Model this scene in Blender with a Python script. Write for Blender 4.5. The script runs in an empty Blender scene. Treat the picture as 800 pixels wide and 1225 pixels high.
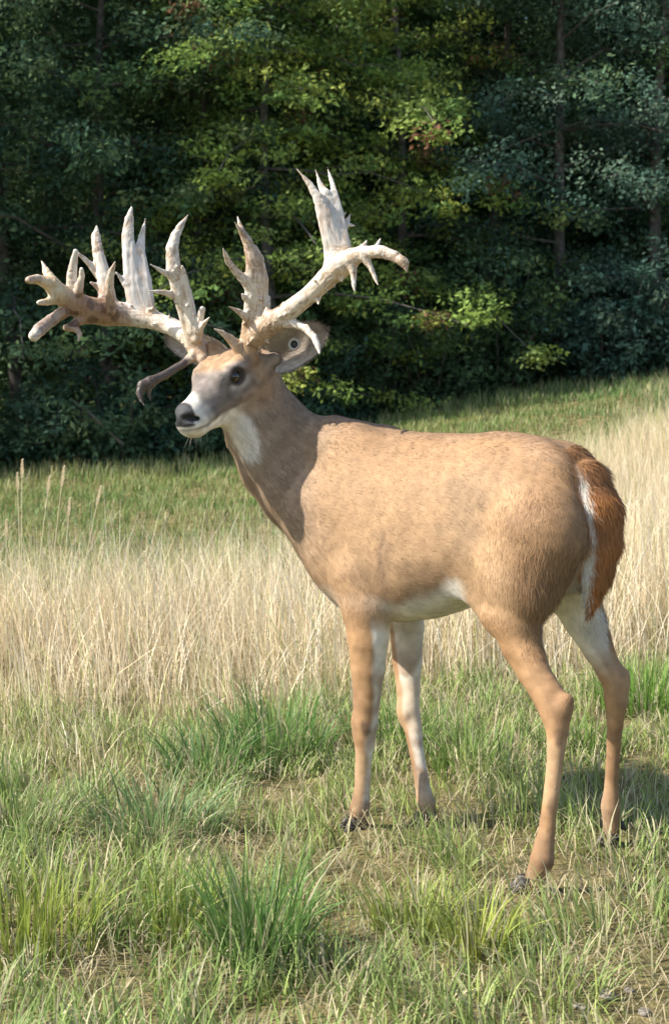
import bpy, math, random
import numpy as np
from mathutils import Vector, noise as mnoise

random.seed(7)
rng = np.random.default_rng(7)

# ------------------------------------------------------------------ camera, sky, sun, exposure
FPX, IW, IH = 1700.0, 800.0, 1225.0          # focal length and frame of the photograph in pixels
CAM_H = 1.065
PITCH = math.atan((612.5 - 450.0) / FPX)     # horizon lies at row 450
scene = bpy.context.scene
cam_data = bpy.data.cameras.new('camera')
cam = bpy.data.objects.new('camera', cam_data)
scene.collection.objects.link(cam)
cam.location = (0, 0, CAM_H)
cam.rotation_euler = (math.pi / 2 - PITCH, 0, 0)
cam_data.sensor_fit = 'VERTICAL'
cam_data.sensor_height = 24.0
cam_data.lens = 24.0 * FPX / IH
cam_data.clip_start = 0.05
cam_data.clip_end = 500
cam_data.dof.use_dof = True
cam_data.dof.focus_distance = 3.2
cam_data.dof.aperture_fstop = 6.3
scene.camera = cam

SUN_AZ, SUN_EL = (-0.98, -0.17), 44.0        # horizontal direction towards the sun, elevation
_l = math.hypot(*SUN_AZ)
to_sun = Vector((SUN_AZ[0] / _l * math.cos(math.radians(SUN_EL)),
                 SUN_AZ[1] / _l * math.cos(math.radians(SUN_EL)), math.sin(math.radians(SUN_EL))))
world = bpy.data.worlds.new('World')
scene.world = world
world.use_nodes = True
wn = world.node_tree
wn.nodes.clear()
sky = wn.nodes.new('ShaderNodeTexSky')
sky.sky_type = 'NISHITA'
sky.sun_disc = False
sky.sun_elevation = math.radians(SUN_EL)
sky.sun_rotation = math.atan2(to_sun.x, to_sun.y)
bg = wn.nodes.new('ShaderNodeBackground')
bg.inputs['Strength'].default_value = 0.135
wo = wn.nodes.new('ShaderNodeOutputWorld')
wn.links.new(sky.outputs[0], bg.inputs[0])
wn.links.new(bg.outputs[0], wo.inputs[0])
sun_data = bpy.data.lights.new('sun', 'SUN')
sun_data.energy = 5.0
sun_data.angle = math.radians(0.9)
sun_data.color = (1.0, 0.95, 0.86)
sun = bpy.data.objects.new('sun', sun_data)
scene.collection.objects.link(sun)
sun.rotation_euler = to_sun.to_track_quat('Z', 'Y').to_euler()
sun.location = (-6, -2, 9)
vs = scene.view_settings
vs.view_transform = 'Standard'
vs.look = 'None'
vs.gamma = 1.0
vs.use_curve_mapping = False
vs.exposure = 0.9
scene.cycles.max_bounces = 6
scene.cycles.transparent_max_bounces = 4

# ------------------------------------------------------------------ helpers
def tag(o, label=None, cat=None, group=None, kind=None):
    if label: o['label'] = label
    if cat: o['category'] = cat
    if group: o['group'] = group
    if kind: o['kind'] = kind
    return o

def link(o, parent=None):
    scene.collection.objects.link(o)
    if parent is not None:
        o.parent = parent
    return o

def empty(name, loc=(0, 0, 0), rz=0.0):
    o = bpy.data.objects.new(name, None)
    o.location = loc
    o.rotation_euler = (0, 0, rz)
    o.empty_display_size = 0.1
    return link(o)

def mesh_np(name, verts, faces_list, smooth=True, mat=None, color=None, extra=None):
    """verts (n,3); faces_list: list of int arrays (m,k). Colour is a per-vertex linear rgb."""
    me = bpy.data.meshes.new(name)
    verts = np.ascontiguousarray(verts, dtype=np.float32)
    me.vertices.add(len(verts))
    me.vertices.foreach_set('co', verts.ravel())
    loops = np.concatenate([np.asarray(f, dtype=np.int32).ravel() for f in faces_list])
    tot = np.concatenate([np.full(len(f), f.shape[1], dtype=np.int32) for f in faces_list])
    start = np.zeros(len(tot), dtype=np.int32)
    start[1:] = np.cumsum(tot)[:-1]
    me.loops.add(len(loops))
    me.loops.foreach_set('vertex_index', loops)
    me.polygons.add(len(tot))
    me.polygons.foreach_set('loop_start', start)
    me.polygons.foreach_set('loop_total', tot)
    if smooth:
        me.polygons.foreach_set('use_smooth', np.ones(len(tot), dtype=bool))
    me.update(calc_edges=True)
    if color is not None:
        a = me.attributes.new('coat', 'FLOAT_COLOR', 'POINT')
        c = np.ones((len(verts), 4), dtype=np.float32)
        c[:, :3] = color
        a.data.foreach_set('color', c.ravel())
    if extra is not None:
        for k, v in extra.items():
            a = me.attributes.new(k, 'FLOAT', 'POINT')
            a.data.foreach_set('value', np.ascontiguousarray(v, dtype=np.float32))
    if mat is not None:
        me.materials.append(mat)
    return me

def ray(px, py):
    xc, yc = (px - IW / 2) / FPX, -(py - IH / 2) / FPX
    c, s = math.cos(PITCH), math.sin(PITCH)
    return np.array([xc, c + yc * s, -s + yc * c])

def P(px, py, d):
    """point seen at photograph pixel (px, py) at ground distance d"""
    r = ray(px, py)
    return np.array([0, 0, CAM_H]) + r * (d / r[1])

def norm(v):
    v = np.asarray(v, dtype=float)
    return v / np.linalg.norm(v)

def spline(ts, vals, n=160):
    """dense Catmull-Rom-like (pchip) resampling for np.interp"""
    ts = np.asarray(ts, float); vals = np.asarray(vals, float)
    h = np.diff(ts); dl = np.diff(vals) / h
    m = np.zeros_like(vals)
    m[0], m[-1] = dl[0], dl[-1]
    for i in range(1, len(ts) - 1):
        m[i] = 0 if dl[i - 1] * dl[i] <= 0 else 2 * dl[i - 1] * dl[i] / (dl[i - 1] + dl[i])
    x = np.linspace(ts[0], ts[-1], n)
    i = np.clip(np.searchsorted(ts, x, side='right') - 1, 0, len(h) - 1)
    t = (x - ts[i]) / h[i]
    y = ((2 * t**3 - 3 * t**2 + 1) * vals[i] + (t**3 - 2 * t**2 + t) * h[i] * m[i]
         + (-2 * t**3 + 3 * t**2) * vals[i + 1] + (t**3 - t**2) * h[i] * m[i + 1])
    return x, y

def sstep(a, b, x):
    t = np.clip((x - a) / (b - a), 0, 1)
    return t * t * (3 - 2 * t)

# ------------------------------------------------------------------ node materials
def new_mat(name):
    m = bpy.data.materials.new(name)
    m.use_nodes = True
    nt = m.node_tree
    bsdf = nt.nodes['Principled BSDF']
    return m, nt, bsdf

def attr_mat(name, rough=0.7, trans=0.0, var=0.0, var_scale=30.0, bump=0.0, bump_scale=200.0, sheen=0.0, spec=0.3):
    m, nt, b = new_mat(name)
    at = nt.nodes.new('ShaderNodeAttribute'); at.attribute_name = 'coat'
    col = at.outputs['Color']
    tc = nt.nodes.new('ShaderNodeTexCoord')
    if var > 0:
        nz = nt.nodes.new('ShaderNodeTexNoise'); nz.inputs['Scale'].default_value = var_scale
        nz.inputs['Detail'].default_value = 4
        nt.links.new(tc.outputs['Object'], nz.inputs['Vector'])
        mr = nt.nodes.new('ShaderNodeMapRange')
        mr.inputs['From Min'].default_value = 0.3; mr.inputs['From Max'].default_value = 0.7
        mr.inputs['To Min'].default_value = 1 - var; mr.inputs['To Max'].default_value = 1 + var
        nt.links.new(nz.outputs['Fac'], mr.inputs['Value'])
        mx = nt.nodes.new('ShaderNodeVectorMath'); mx.operation = 'SCALE'
        nt.links.new(col, mx.inputs[0]); nt.links.new(mr.outputs[0], mx.inputs['Scale'])
        col = mx.outputs[0]
    nt.links.new(col, b.inputs['Base Color'])
    b.inputs['Roughness'].default_value = rough
    b.inputs['Specular IOR Level'].default_value = spec
    if sheen > 0:
        b.inputs['Sheen Weight'].default_value = sheen
        b.inputs['Sheen Roughness'].default_value = 0.4
    if bump > 0:
        nb = nt.nodes.new('ShaderNodeTexNoise'); nb.inputs['Scale'].default_value = bump_scale
        nb.inputs['Detail'].default_value = 3
        nt.links.new(tc.outputs['Object'], nb.inputs['Vector'])
        bp = nt.nodes.new('ShaderNodeBump'); bp.inputs['Strength'].default_value = bump
        bp.inputs['Distance'].default_value = 0.004
        nt.links.new(nb.outputs['Fac'], bp.inputs['Height'])
        nt.links.new(bp.outputs[0], b.inputs['Normal'])
    if trans > 0:
        tr = nt.nodes.new('ShaderNodeBsdfTranslucent')
        nt.links.new(col, tr.inputs['Color'])
        ms = nt.nodes.new('ShaderNodeMixShader'); ms.inputs[0].default_value = trans
        out = nt.nodes['Material Output']
        nt.links.new(b.outputs[0], ms.inputs[1]); nt.links.new(tr.outputs[0], ms.inputs[2])
        nt.links.new(ms.outputs[0], out.inputs['Surface'])
    return m

def plain_mat(name, rgb, rough=0.5, spec=0.5, coat=0.0):
    m, nt, b = new_mat(name)
    b.inputs['Base Color'].default_value = (*rgb, 1)
    b.inputs['Roughness'].default_value = rough
    b.inputs['Specular IOR Level'].default_value = spec
    b.inputs['Coat Weight'].default_value = coat
    return m

# ------------------------------------------------------------------ implicit surfaces (smooth unions) -> one continuous mesh
def surface_nets(D, origin, h):
    ins = D < 0
    nx, ny, nz = D.shape
    cnt = np.zeros((nx - 1, ny - 1, nz - 1), dtype=np.int8)
    offs = [(i, j, k) for i in (0, 1) for j in (0, 1) for k in (0, 1)]
    for i, j, k in offs:
        cnt += ins[i:nx - 1 + i, j:ny - 1 + j, k:nz - 1 + k]
    cells = np.argwhere((cnt > 0) & (cnt < 8))
    vid = np.full(cnt.shape, -1, dtype=np.int32)
    vid[cells[:, 0], cells[:, 1], cells[:, 2]] = np.arange(len(cells))
    cv = {o: D[cells[:, 0] + o[0], cells[:, 1] + o[1], cells[:, 2] + o[2]] for o in offs}
    acc = np.zeros((len(cells), 3)); n = np.zeros(len(cells))
    for a in offs:
        for ax in range(3):
            if a[ax] == 1: continue
            b = list(a); b[ax] = 1; b = tuple(b)
            m = (cv[a] < 0) != (cv[b] < 0)
            t = cv[a][m] / (cv[a][m] - cv[b][m])
            p = np.tile(np.array(a, float), (m.sum(), 1)); p[:, ax] += t
            acc[m] += p; n[m] += 1
    verts = (cells + acc / n[:, None]) * h + np.asarray(origin)
    quads = []
    for ax in range(3):
        u, v = (ax + 1) % 3, (ax + 2) % 3
        lo = [slice(None)] * 3; hi = [slice(None)] * 3
        lo[ax] = slice(0, -1); hi[ax] = slice(1, None)
        A, B = ins[tuple(lo)], ins[tuple(hi)]
        e = np.argwhere(A != B)
        ok = (e[:, u] > 0) & (e[:, v] > 0) & (e[:, u] < D.shape[u] - 1) & (e[:, v] < D.shape[v] - 1)
        e = e[ok]
        flip = A[e[:, 0], e[:, 1], e[:, 2]]
        def cell(du, dv):
            c = e.copy(); c[:, u] += du; c[:, v] += dv
            return vid[c[:, 0], c[:, 1], c[:, 2]]
        q = np.stack([cell(-1, -1), cell(0, -1), cell(0, 0), cell(-1, 0)], axis=1)
        q[~flip] = q[~flip][:, ::-1]
        quads.append(q)
    return verts, np.concatenate(quads)

def smin(a, b, k):
    hh = np.maximum(k - np.abs(a - b), 0) / k
    return np.minimum(a, b) - hh * hh * k * 0.25

class Cone:
    """tapered capsule from A to B; thin: (axis, factor) squeezes it along an axis"""
    def __init__(s, A, B, ra, rb, thin=None, k=0.02, grp='body', cut=False):
        s.A, s.B, s.ra, s.rb, s.k, s.grp, s.cut = np.asarray(A, float), np.asarray(B, float), ra, rb, k, grp, cut
        s.thin = thin
        s.flow = norm(s.B - s.A) if np.linalg.norm(s.B - s.A) > 1e-6 else np.array([0, 0, -1.0])
    def box(s):
        r = max(s.ra, s.rb) * (max(1, s.thin[1]) if s.thin else 1) + s.k + 0.02
        return np.minimum(s.A, s.B) - r, np.maximum(s.A, s.B) + r
    def dist(s, X, Y, Z):
        ab = s.B - s.A
        l2 = max(ab @ ab, 1e-12)
        qx, qy, qz = X - s.A[0], Y - s.A[1], Z - s.A[2]
        t = np.clip((qx * ab[0] + qy * ab[1] + qz * ab[2]) / l2, 0, 1)
        qx = qx - t * ab[0]; qy = qy - t * ab[1]; qz = qz - t * ab[2]
        d2 = qx * qx + qy * qy + qz * qz
        f = 1.0
        if s.thin:
            u, kf = s.thin
            c = qx * u[0] + qy * u[1] + qz * u[2]
            d2 = d2 - c * c + (c / kf) ** 2
            f = 0.5 + 0.5 * min(kf, 1)
        return (np.sqrt(np.maximum(d2, 0)) - (s.ra + (s.rb - s.ra) * t)) * f

class Chain:
    """run of tapered capsules joined without swelling at the joints"""
    cut = False
    def __init__(s, cones, k, grp):
        s.cones, s.k, s.grp = cones, k, grp
    def box(s):
        b = [c.box() for c in s.cones]
        return np.min([x[0] for x in b], axis=0), np.max([x[1] for x in b], axis=0)
    def dist(s, X, Y, Z):
        d = None
        for c in s.cones:
            e = c.dist(X, Y, Z).astype(np.float32)
            d = e if d is None else smin(d, e, max(.0015, .12 * c.ra))
        return d

def chain(pts, radii, thin=None, k=0.02, grp='body'):
    return [Chain([Cone(pts[i], pts[i + 1], radii[i], radii[i + 1], thin, k, grp) for i in range(len(pts) - 1)], k, grp)]

def build_sdf(prims, h, pad=0.03):
    lo = np.min([p.box()[0] for p in prims], axis=0) - pad
    hi = np.max([p.box()[1] for p in prims], axis=0) + pad
    n = np.ceil((hi - lo) / h).astype(int) + 1
    D = np.full(n, 0.12, dtype=np.float32)
    ax = [lo[i] + h * np.arange(n[i]) for i in range(3)]
    for p in prims:
        a, b = p.box()
        i0 = np.maximum(np.floor((a - lo) / h).astype(int), 0)
        i1 = np.minimum(np.ceil((b - lo) / h).astype(int) + 1, n)
        X = ax[0][i0[0]:i1[0], None, None]; Y = ax[1][None, i0[1]:i1[1], None]; Z = ax[2][None, None, i0[2]:i1[2]]
        d = p.dist(X, Y, Z).astype(np.float32)
        sl = tuple(slice(i0[i], i1[i]) for i in range(3))
        if p.cut:
            D[sl] = -smin(-D[sl], d, p.k)
        else:
            D[sl] = smin(D[sl], d, p.k)
    return surface_nets(D, lo, h)

def vert_normals(v, q):
    n = np.zeros_like(v)
    fn = np.cross(v[q[:, 2]] - v[q[:, 0]], v[q[:, 3]] - v[q[:, 1]])
    for i in range(4):
        np.add.at(n, q[:, i], fn)
    return n / np.maximum(np.linalg.norm(n, axis=1, keepdims=True), 1e-9)

def relax(v, q, it=2, f=0.5):
    for _ in range(it):
        acc = np.zeros_like(v); c = np.zeros(len(v))
        for i in range(4):
            for j in (1, 3):
                np.add.at(acc, q[:, i], v[q[:, (i + j) % 4]]); np.add.at(c, q[:, i], 1)
        v = v + f * (acc / c[:, None] - v)
    return v

def noise_at(v, scale, seed=0.0):
    return np.array([mnoise.noise(Vector((p[0] * scale + seed, p[1] * scale - seed, p[2] * scale + 2 * seed))) for p in v])
# ------------------------------------------------------------------ terrain
FUR = 230000
ZX = [(-30, -.6), (-12, -.35), (-6, -.18), (-3.6, -.11), (-2.2, -.06), (-1.0, .06), (.1, .32), (1.05, .53), (2.05, .70), (3.1, .85), (4.2, .97), (7, 1.2), (14, 1.6), (30, 2.2)]
zx_x, zx_z = spline([a for a, b in ZX], [b for a, b in ZX], 600)
def ground_z(x, y):
    x = np.asarray(x, float); y = np.asarray(y, float)
    z = np.interp(x, zx_x, zx_z) * sstep(5.2, 17.5, y)
    z = z + .022 * np.sin(x * 2.1 + .6) * np.sin(y * 1.7) * sstep(4.6, 6.5, y) + .010 * np.sin(x * 5.3 + y * 3.1) * sstep(4.6, 7, y)
    z = z + 9.0 * sstep(24, 60, y) + 6.0 * sstep(50, 120, y)
    return z
EDGE = lambda x: 17.2 + .28 * np.asarray(x, float) + .5 * np.sin(np.asarray(x, float) * .9)

gx = np.concatenate([np.linspace(-150, -12, 24), np.linspace(-11.5, 11.5, 180), np.linspace(12, 150, 24)])
gy = np.concatenate([np.linspace(-40, 1.8, 16), np.linspace(2, 9, 170), np.linspace(9.1, 30, 110), np.linspace(31, 260, 40)])
GX, GY = np.meshgrid(gx, gy, indexing='ij')
GZ = ground_z(GX, GY)
fine = (np.abs(GX) < 11.6) & (GY > 1.9) & (GY < 9.2)
gv = np.stack([GX, GY, GZ], -1).reshape(-1, 3)
fi = np.where(fine.ravel())[0]
gv[fi, 2] += noise_at(gv[fi], 7.0) * .008 + noise_at(gv[fi], 22.0, 2.0) * .005
nyg = len(gy)
ii, jj = np.meshgrid(np.arange(len(gx) - 1), np.arange(nyg - 1), indexing='ij')
a0 = (ii * nyg + jj).ravel()
gq = np.stack([a0, a0 + nyg, a0 + nyg + 1, a0 + 1], 1)
gm, nt, b = new_mat('meadow_soil')
tc = nt.nodes.new('ShaderNodeTexCoord')
def tex(scale, detail=5):
    n = nt.nodes.new('ShaderNodeTexNoise'); n.inputs['Scale'].default_value = scale; n.inputs['Detail'].default_value = detail
    nt.links.new(tc.outputs['Object'], n.inputs['Vector']); return n
def ramp(src, stops):
    r = nt.nodes.new('ShaderNodeValToRGB')
    r.color_ramp.elements[0].position, r.color_ramp.elements[0].color = stops[0][0], (*stops[0][1], 1)
    r.color_ramp.elements[1].position, r.color_ramp.elements[1].color = stops[-1][0], (*stops[-1][1], 1)
    for p, c in stops[1:-1]:
        e = r.color_ramp.elements.new(p); e.color = (*c, 1)
    nt.links.new(src, r.inputs['Fac']); return r
r1 = ramp(tex(9).outputs['Fac'], [(.3, (.085, .075, .035)), (.5, (.16, .14, .065)), (.7, (.26, .21, .12))])
r2 = ramp(tex(70, 8).outputs['Fac'], [(.3, (.55, .55, .5)), (.7, (1.2, 1.15, 1.0))])
mx = nt.nodes.new('ShaderNodeMix'); mx.data_type = 'RGBA'; mx.blend_type = 'MULTIPLY'; mx.inputs['Factor'].default_value = 1
nt.links.new(r1.outputs[0], mx.inputs['A']); nt.links.new(r2.outputs[0], mx.inputs['B'])
nt.links.new(mx.outputs['Result'], b.inputs['Base Color'])
b.inputs['Roughness'].default_value = .95; b.inputs['Specular IOR Level'].default_value = .1
bp = nt.nodes.new('ShaderNodeBump'); bp.inputs['Distance'].default_value = .01; bp.inputs['Strength'].default_value = .8
nt.links.new(tex(120, 6).outputs['Fac'], bp.inputs['Height']); nt.links.new(bp.outputs[0], b.inputs['Normal'])
tag(link(bpy.data.objects.new('ground', mesh_np('ground', gv, [gq], True, gm))), kind='structure')

# ------------------------------------------------------------------ grass
def vnoise(x, y, scale, seed):
    return np.array([mnoise.noise(Vector((float(a) * scale + seed, float(c) * scale, seed))) for a, c in zip(x, y)])

def blade_mesh(name, x, y, h, w, bend, az, c0, c1, mat, z=None, seg=3, flat=None):
    """tapered bent blades standing on the ground; az: direction of the bend"""
    n = len(x)
    z0 = (ground_z(x, y) - .006) if z is None else z
    base = np.stack([x, y, z0], 1)
    fw = np.stack([np.cos(az), np.sin(az), np.zeros(n)], 1)
    rot = az + np.pi / 2 + rng.normal(0, .6, n)
    sd = np.stack([np.cos(rot), np.sin(rot), np.zeros(n)], 1)
    rows, cols = [], []
    for i in range(seg + 1):
        t = i / seg
        th = bend * t ** .85                       # leaning angle grows along the blade
        up = np.sin(th) / np.maximum(bend, .05) if False else None
        hz = h * t * np.cos(bend * t * .62); hx = h * t * np.sin(bend * t * .62 + .04)
        ctr = base + fw * hx[:, None] + np.array([0, 0, 1.0]) * hz[:, None]
        ww = (w * (1 - t ** 1.6) * (.75 + .5 * t * (1 - t) * 2))[:, None]
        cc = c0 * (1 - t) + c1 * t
        if i < seg:
            rows += [ctr - sd * ww * .5, ctr + sd * ww * .5]; cols += [cc, cc]
        else:
            rows.append(ctr); cols.append(cc)
    m = len(rows)
    v = np.stack(rows, 1).reshape(-1, 3); c = np.stack(cols, 1).reshape(-1, 3)
    b = np.arange(n, dtype=np.int32)[:, None] * m
    quads = np.concatenate([b + np.array([2 * i, 2 * i + 1, 2 * i + 3, 2 * i + 2], dtype=np.int32) for i in range(seg - 1)]) if seg > 1 else None
    tris = b + np.array([2 * seg - 2, 2 * seg - 1, 2 * seg], dtype=np.int32)
    return mesh_np(name, v, ([quads] if quads is not None else []) + [tris], True, mat, np.clip(c, .005, .95))

grass_mat = attr_mat('grass_blade', .55, trans=.35, spec=.3)
straw_mat = attr_mat('straw', .7, trans=.25, spec=.2)

def scatter(n, y0, y1, spread=.36, extra=.45):
    """random points in the meadow between two distances"""
    y = np.sqrt(rng.uniform(y0 ** 2, y1 ** 2, n))
    x = rng.uniform(-1, 1, n) * (y * spread + extra)
    return x, y

def near_edge(x):      # where the tall dry grass begins
    return 4.05 + .50 * sstep(-.9, .5, x) + .75 * sstep(.5, 1.7, x) + .12 * np.sin(x * 4.1) + .07 * np.sin(x * 11.0 + 1)
def far_edge(x):       # and ends
    return 7.6 + .7 * np.minimum(x, 0) + 2.0 * np.maximum(x, 0) + .35 * np.sin(x * 1.9)

G1, G2, G3 = np.array([.20, .285, .062]), np.array([.38, .43, .12]), np.array([.25, .335, .115])
STRAW = np.array([.58, .50, .32])
def mixc(a, b_, m): return a * (1 - m[:, None]) + b_ * m[:, None]

# bare or worn places in the foreground
WORN = [(P(290, 1045, 3.02), .18), (P(445, 1065, 2.95), .18), (P(655, 1090, 2.83), .20), (P(770, 1200, 2.42), .22), (P(120, 1190, 2.44), .12), (P(700, 1065, 2.92), .14), (P(628, 1090, 2.83), .12), (P(733, 1020, 3.16), .10), (P(428, 1010, 3.22), .10), (P(510, 1006, 3.24), .10)]
def worn_at(x, y):
    m = np.zeros(len(x))
    for p, r in WORN:
        m = np.maximum(m, sstep(1.0, .35, np.hypot((x - p[0]) / r, (y - p[1]) / (r * 1.25))))
    return m

# short green foreground grass
N = 90000
x, y = scatter(N, 1.9, 5.7)
cl = vnoise(x, y, 5.0, 3.3); cl2 = vnoise(x, y, 14.0, 7.7); cl3 = vnoise(x, y, 1.6, 1.1)
keep = rng.random(N) < np.clip(.75 + .9 * cl + .5 * cl2, .12, 1) * (1 - .8 * worn_at(x, y)) * sstep(.55, -.1, y - near_edge(x))
x, y, cl, cl2, cl3 = x[keep], y[keep], cl[keep], cl2[keep], cl3[keep]; n = len(x)
h = np.clip(.052 + .055 * (cl + .25) + .045 * cl2, .018, .2) * rng.uniform(.45, 1.5, n)
az = rng.uniform(0, 2 * np.pi, n) * .55 + 2.2 * cl3 + 3.0 * cl2
m = np.clip(.5 + 1.2 * cl3 + rng.normal(0, .3, n), 0, 1)
c = mixc(np.tile(G1, (n, 1)), np.tile(G2, (n, 1)), m)
c = mixc(c, np.tile(G3, (n, 1)), np.clip(.4 + cl * 1.5, 0, 1) * .6)
dry = (rng.random(n) < np.clip(.32 - .35 * cl + .3 * worn_at(x, y), .08, .8)).astype(float)
c = mixc(c, STRAW * rng.uniform(.6, 1.15, (n, 1)), dry * .85)
c *= rng.uniform(.75, 1.3, (n, 1))
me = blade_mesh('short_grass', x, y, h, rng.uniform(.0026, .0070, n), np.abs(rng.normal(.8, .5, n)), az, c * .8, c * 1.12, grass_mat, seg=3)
tag(link(bpy.data.objects.new('short_grass', me)), 'short green grass with pale dead blades growing on the foreground turf', 'grass', kind='stuff')

# flattened dead thatch between the blades
N = 26000
x, y = scatter(N, 1.9, 5.4)
k_ = rng.random(N) < .45 + .55 * worn_at(x, y)
x, y = x[k_], y[k_]; n = len(x)
c = STRAW * rng.uniform(.45, 1.15, (n, 1)) * np.array([1, .97, .92])
me = blade_mesh('dead_thatch', x, y, rng.uniform(.03, .13, n), rng.uniform(.0016, .0034, n), rng.uniform(2.1, 2.6, n), rng.uniform(0, 2 * np.pi, n), c * .8, c, straw_mat,
                z=ground_z(x, y) + rng.uniform(.0, .03, n), seg=2)
tag(link(bpy.data.objects.new('dead_thatch', me)), 'flattened straw coloured thatch lying between the green blades', 'thatch', kind='stuff')

# tall dry grass belt
N = 150000
x, y = scatter(N, 3.6, 13.0)
cl = vnoise(x, y, 2.6, 5.5); cl2 = vnoise(x, y, 9.0, 2.2)
ne, fe = near_edge(x), far_edge(x)
cl4 = vnoise(x, y, 1.7, 3.9)
inside = sstep(-.55, .45, y - ne + .45 * cl2 + .5 * cl4) * sstep(1.1, -.9, y - fe + .9 * cl)
keep = rng.random(N) < inside * np.clip(.75 + .6 * cl2 + .4 * cl, .2, 1)
x, y, cl, cl2, ne, fe, inside = (q[keep] for q in (x, y, cl, cl2, ne, fe, inside)); n = len(x)
h = (.14 + .19 * sstep(-.1, .9, y - ne) + .09 * cl + .04 * cl2) * rng.uniform(.5, 1.45, n) * (.55 + .45 * inside)
c = np.tile([.86, .70, .46], (n, 1)) * rng.uniform(.72, 1.2, (n, 1))
c = mixc(c, np.tile([.88, .79, .60], (n, 1)), (rng.random(n) < .3) * .8)
c = mixc(c, np.tile([.46, .33, .19], (n, 1)), (rng.random(n) < .15) * .8)
green = (rng.random(n) < np.clip(.10 + .55 * sstep(.8, -.6, fe - y) + .45 * sstep(.35, -.1, y - ne), 0, .8)).astype(float)
c = mixc(c, G2 * rng.uniform(.8, 1.2, (n, 1)), green * .85)
az = 3.3 + 2.4 * cl2 + rng.normal(0, 1.2, n)
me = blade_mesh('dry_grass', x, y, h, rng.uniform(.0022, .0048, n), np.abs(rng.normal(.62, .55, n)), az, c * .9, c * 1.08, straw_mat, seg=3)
tag(link(bpy.data.objects.new('dry_grass', me)), 'belt of tall bleached dry grass across the middle of the meadow', 'grass', kind='stuff')

# stray taller stems and bent straws standing out of the belt
N = 5200
x, y = scatter(N, 4.5, 9.5)
keep = (y > near_edge(x) + .1) & (y < far_edge(x) + .6 * rng.random(N)) & (vnoise(x, y, 2.2, 6.1) > -.25)
x, y = x[keep], y[keep]; n = len(x)
c = np.array([.80, .72, .56]) * rng.uniform(.75, 1.1, (n, 1))
me = blade_mesh('straw_stems', x, y, rng.uniform(.28, .60, n), rng.uniform(.0022, .0036, n), np.abs(rng.normal(.5, .55, n)), rng.uniform(0, 2 * np.pi, n), c * .9, c, straw_mat, seg=5)
tag(link(bpy.data.objects.new('straw_stems', me)), 'stray pale straws standing above the belt of dry grass', 'straw', kind='stuff')

# far green field up to the wood
N = 110000
x, y = scatter(N, 6.8, 20.5, .42, .6)
cl = vnoise(x, y, 1.3, 8.8); cl2 = vnoise(x, y, 4.0, 4.2)
fe = far_edge(x)
keep = rng.random(N) < sstep(-1.0, .8, y - fe + .6 * cl) * sstep(2.0, -.5, y - EDGE(x)) * np.clip(.8 + .6 * cl2, .2, 1)
x, y, cl, cl2, fe = (q[keep] for q in (x, y, cl, cl2, fe)); n = len(x)
edge_d = EDGE(x) - y
h = (.075 + .045 * cl2 + .10 * sstep(1.6, .2, edge_d) + .08 * sstep(1.5, 0, y - fe)) * rng.uniform(.5, 1.6, n)
c = mixc(np.tile([.135, .225, .055], (n, 1)), np.tile([.27, .30, .10], (n, 1)), np.clip(.35 + 1.3 * cl + .7 * cl2, 0, 1))
c = mixc(c, np.tile([.105, .20, .055], (n, 1)), sstep(1.5, 3.5, x + .5 * cl) * sstep(11, 13, y) * .8)
d = (rng.random(n) < np.clip(.10 + .45 * sstep(3.0, .0, y - fe) + .4 * np.clip(cl2, 0, 1) + .25 * sstep(1.5, .3, edge_d), 0, .85)).astype(float)
c = mixc(c, np.array([.50, .44, .24]) * rng.uniform(.7, 1.1, (n, 1)), d * .8)
c *= rng.uniform(.8, 1.2, (n, 1))
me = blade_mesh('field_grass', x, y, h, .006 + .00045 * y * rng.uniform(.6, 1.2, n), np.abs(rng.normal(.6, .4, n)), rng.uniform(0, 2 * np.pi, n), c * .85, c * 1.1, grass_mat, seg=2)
tag(link(bpy.data.objects.new('field_grass', me)), 'green field grass reaching back to the foot of the wood', 'grass', kind='stuff')

# distinct tufts
def tuft(px, py, nb, hh, rad, c_, label, droop=.85, wid=.0055):
    r = ray(px, py); t = -CAM_H / r[2]; p = np.array([0, 0, CAM_H]) + r * t
    p[2] = float(ground_z(p[0], p[1]))
    a = rng.uniform(0, 2 * np.pi, nb); rr = rad * np.sqrt(rng.random(nb))
    x = p[0] + rr * np.cos(a); y = p[1] + rr * np.sin(a)
    h = hh * rng.uniform(.45, 1.15, nb)
    c = np.asarray(c_) * np.array([1.4, 1.3, 1.05]) * rng.uniform(.7, 1.3, (nb, 1))
    c = mixc(c, STRAW * rng.uniform(.7, 1.0, (nb, 1)), (rng.random(nb) < .12) * .9)
    me = blade_mesh('grass_tuft', x, y, h, rng.uniform(.6, 1.25, nb) * wid, np.abs(rng.normal(droop, .45, nb)) * (.5 + .7 * rr / rad), a + rng.normal(0, .5, nb), c * .75, c * 1.1, grass_mat, seg=5)
    me.transform(__import__('mathutils').Matrix.Translation(-Vector(p)))
    o = link(bpy.data.objects.new('grass_tuft', me)); o.location = p
    return tag(o, label, 'grass tuft', 'coarse grass tufts in the meadow')
DG = np.array([.10, .19, .06])
tuft(312, 1150, 260, .24, .085, DG, 'large dark green spiky grass tuft on the bare foreground patch')
tuft(330, 905, 330, .24, .16, [.10, .20, .06], 'wide bright green tuft growing at the edge of the dry grass', .8)
tuft(250, 930, 170, .20, .12, [.11, .20, .075], 'loose leaning tuft beside the wide bright green tuft', 1.0)
tuft(190, 1000, 260, .18, .15, [.12, .20, .09], 'bluish green matted tuft between the dry grass and the spiky tuft', 1.2)
tuft(20, 1010, 200, .17, .12, [.15, .21, .08], 'pale green arching tuft below the tall seed stalks', 1.2)
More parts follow.
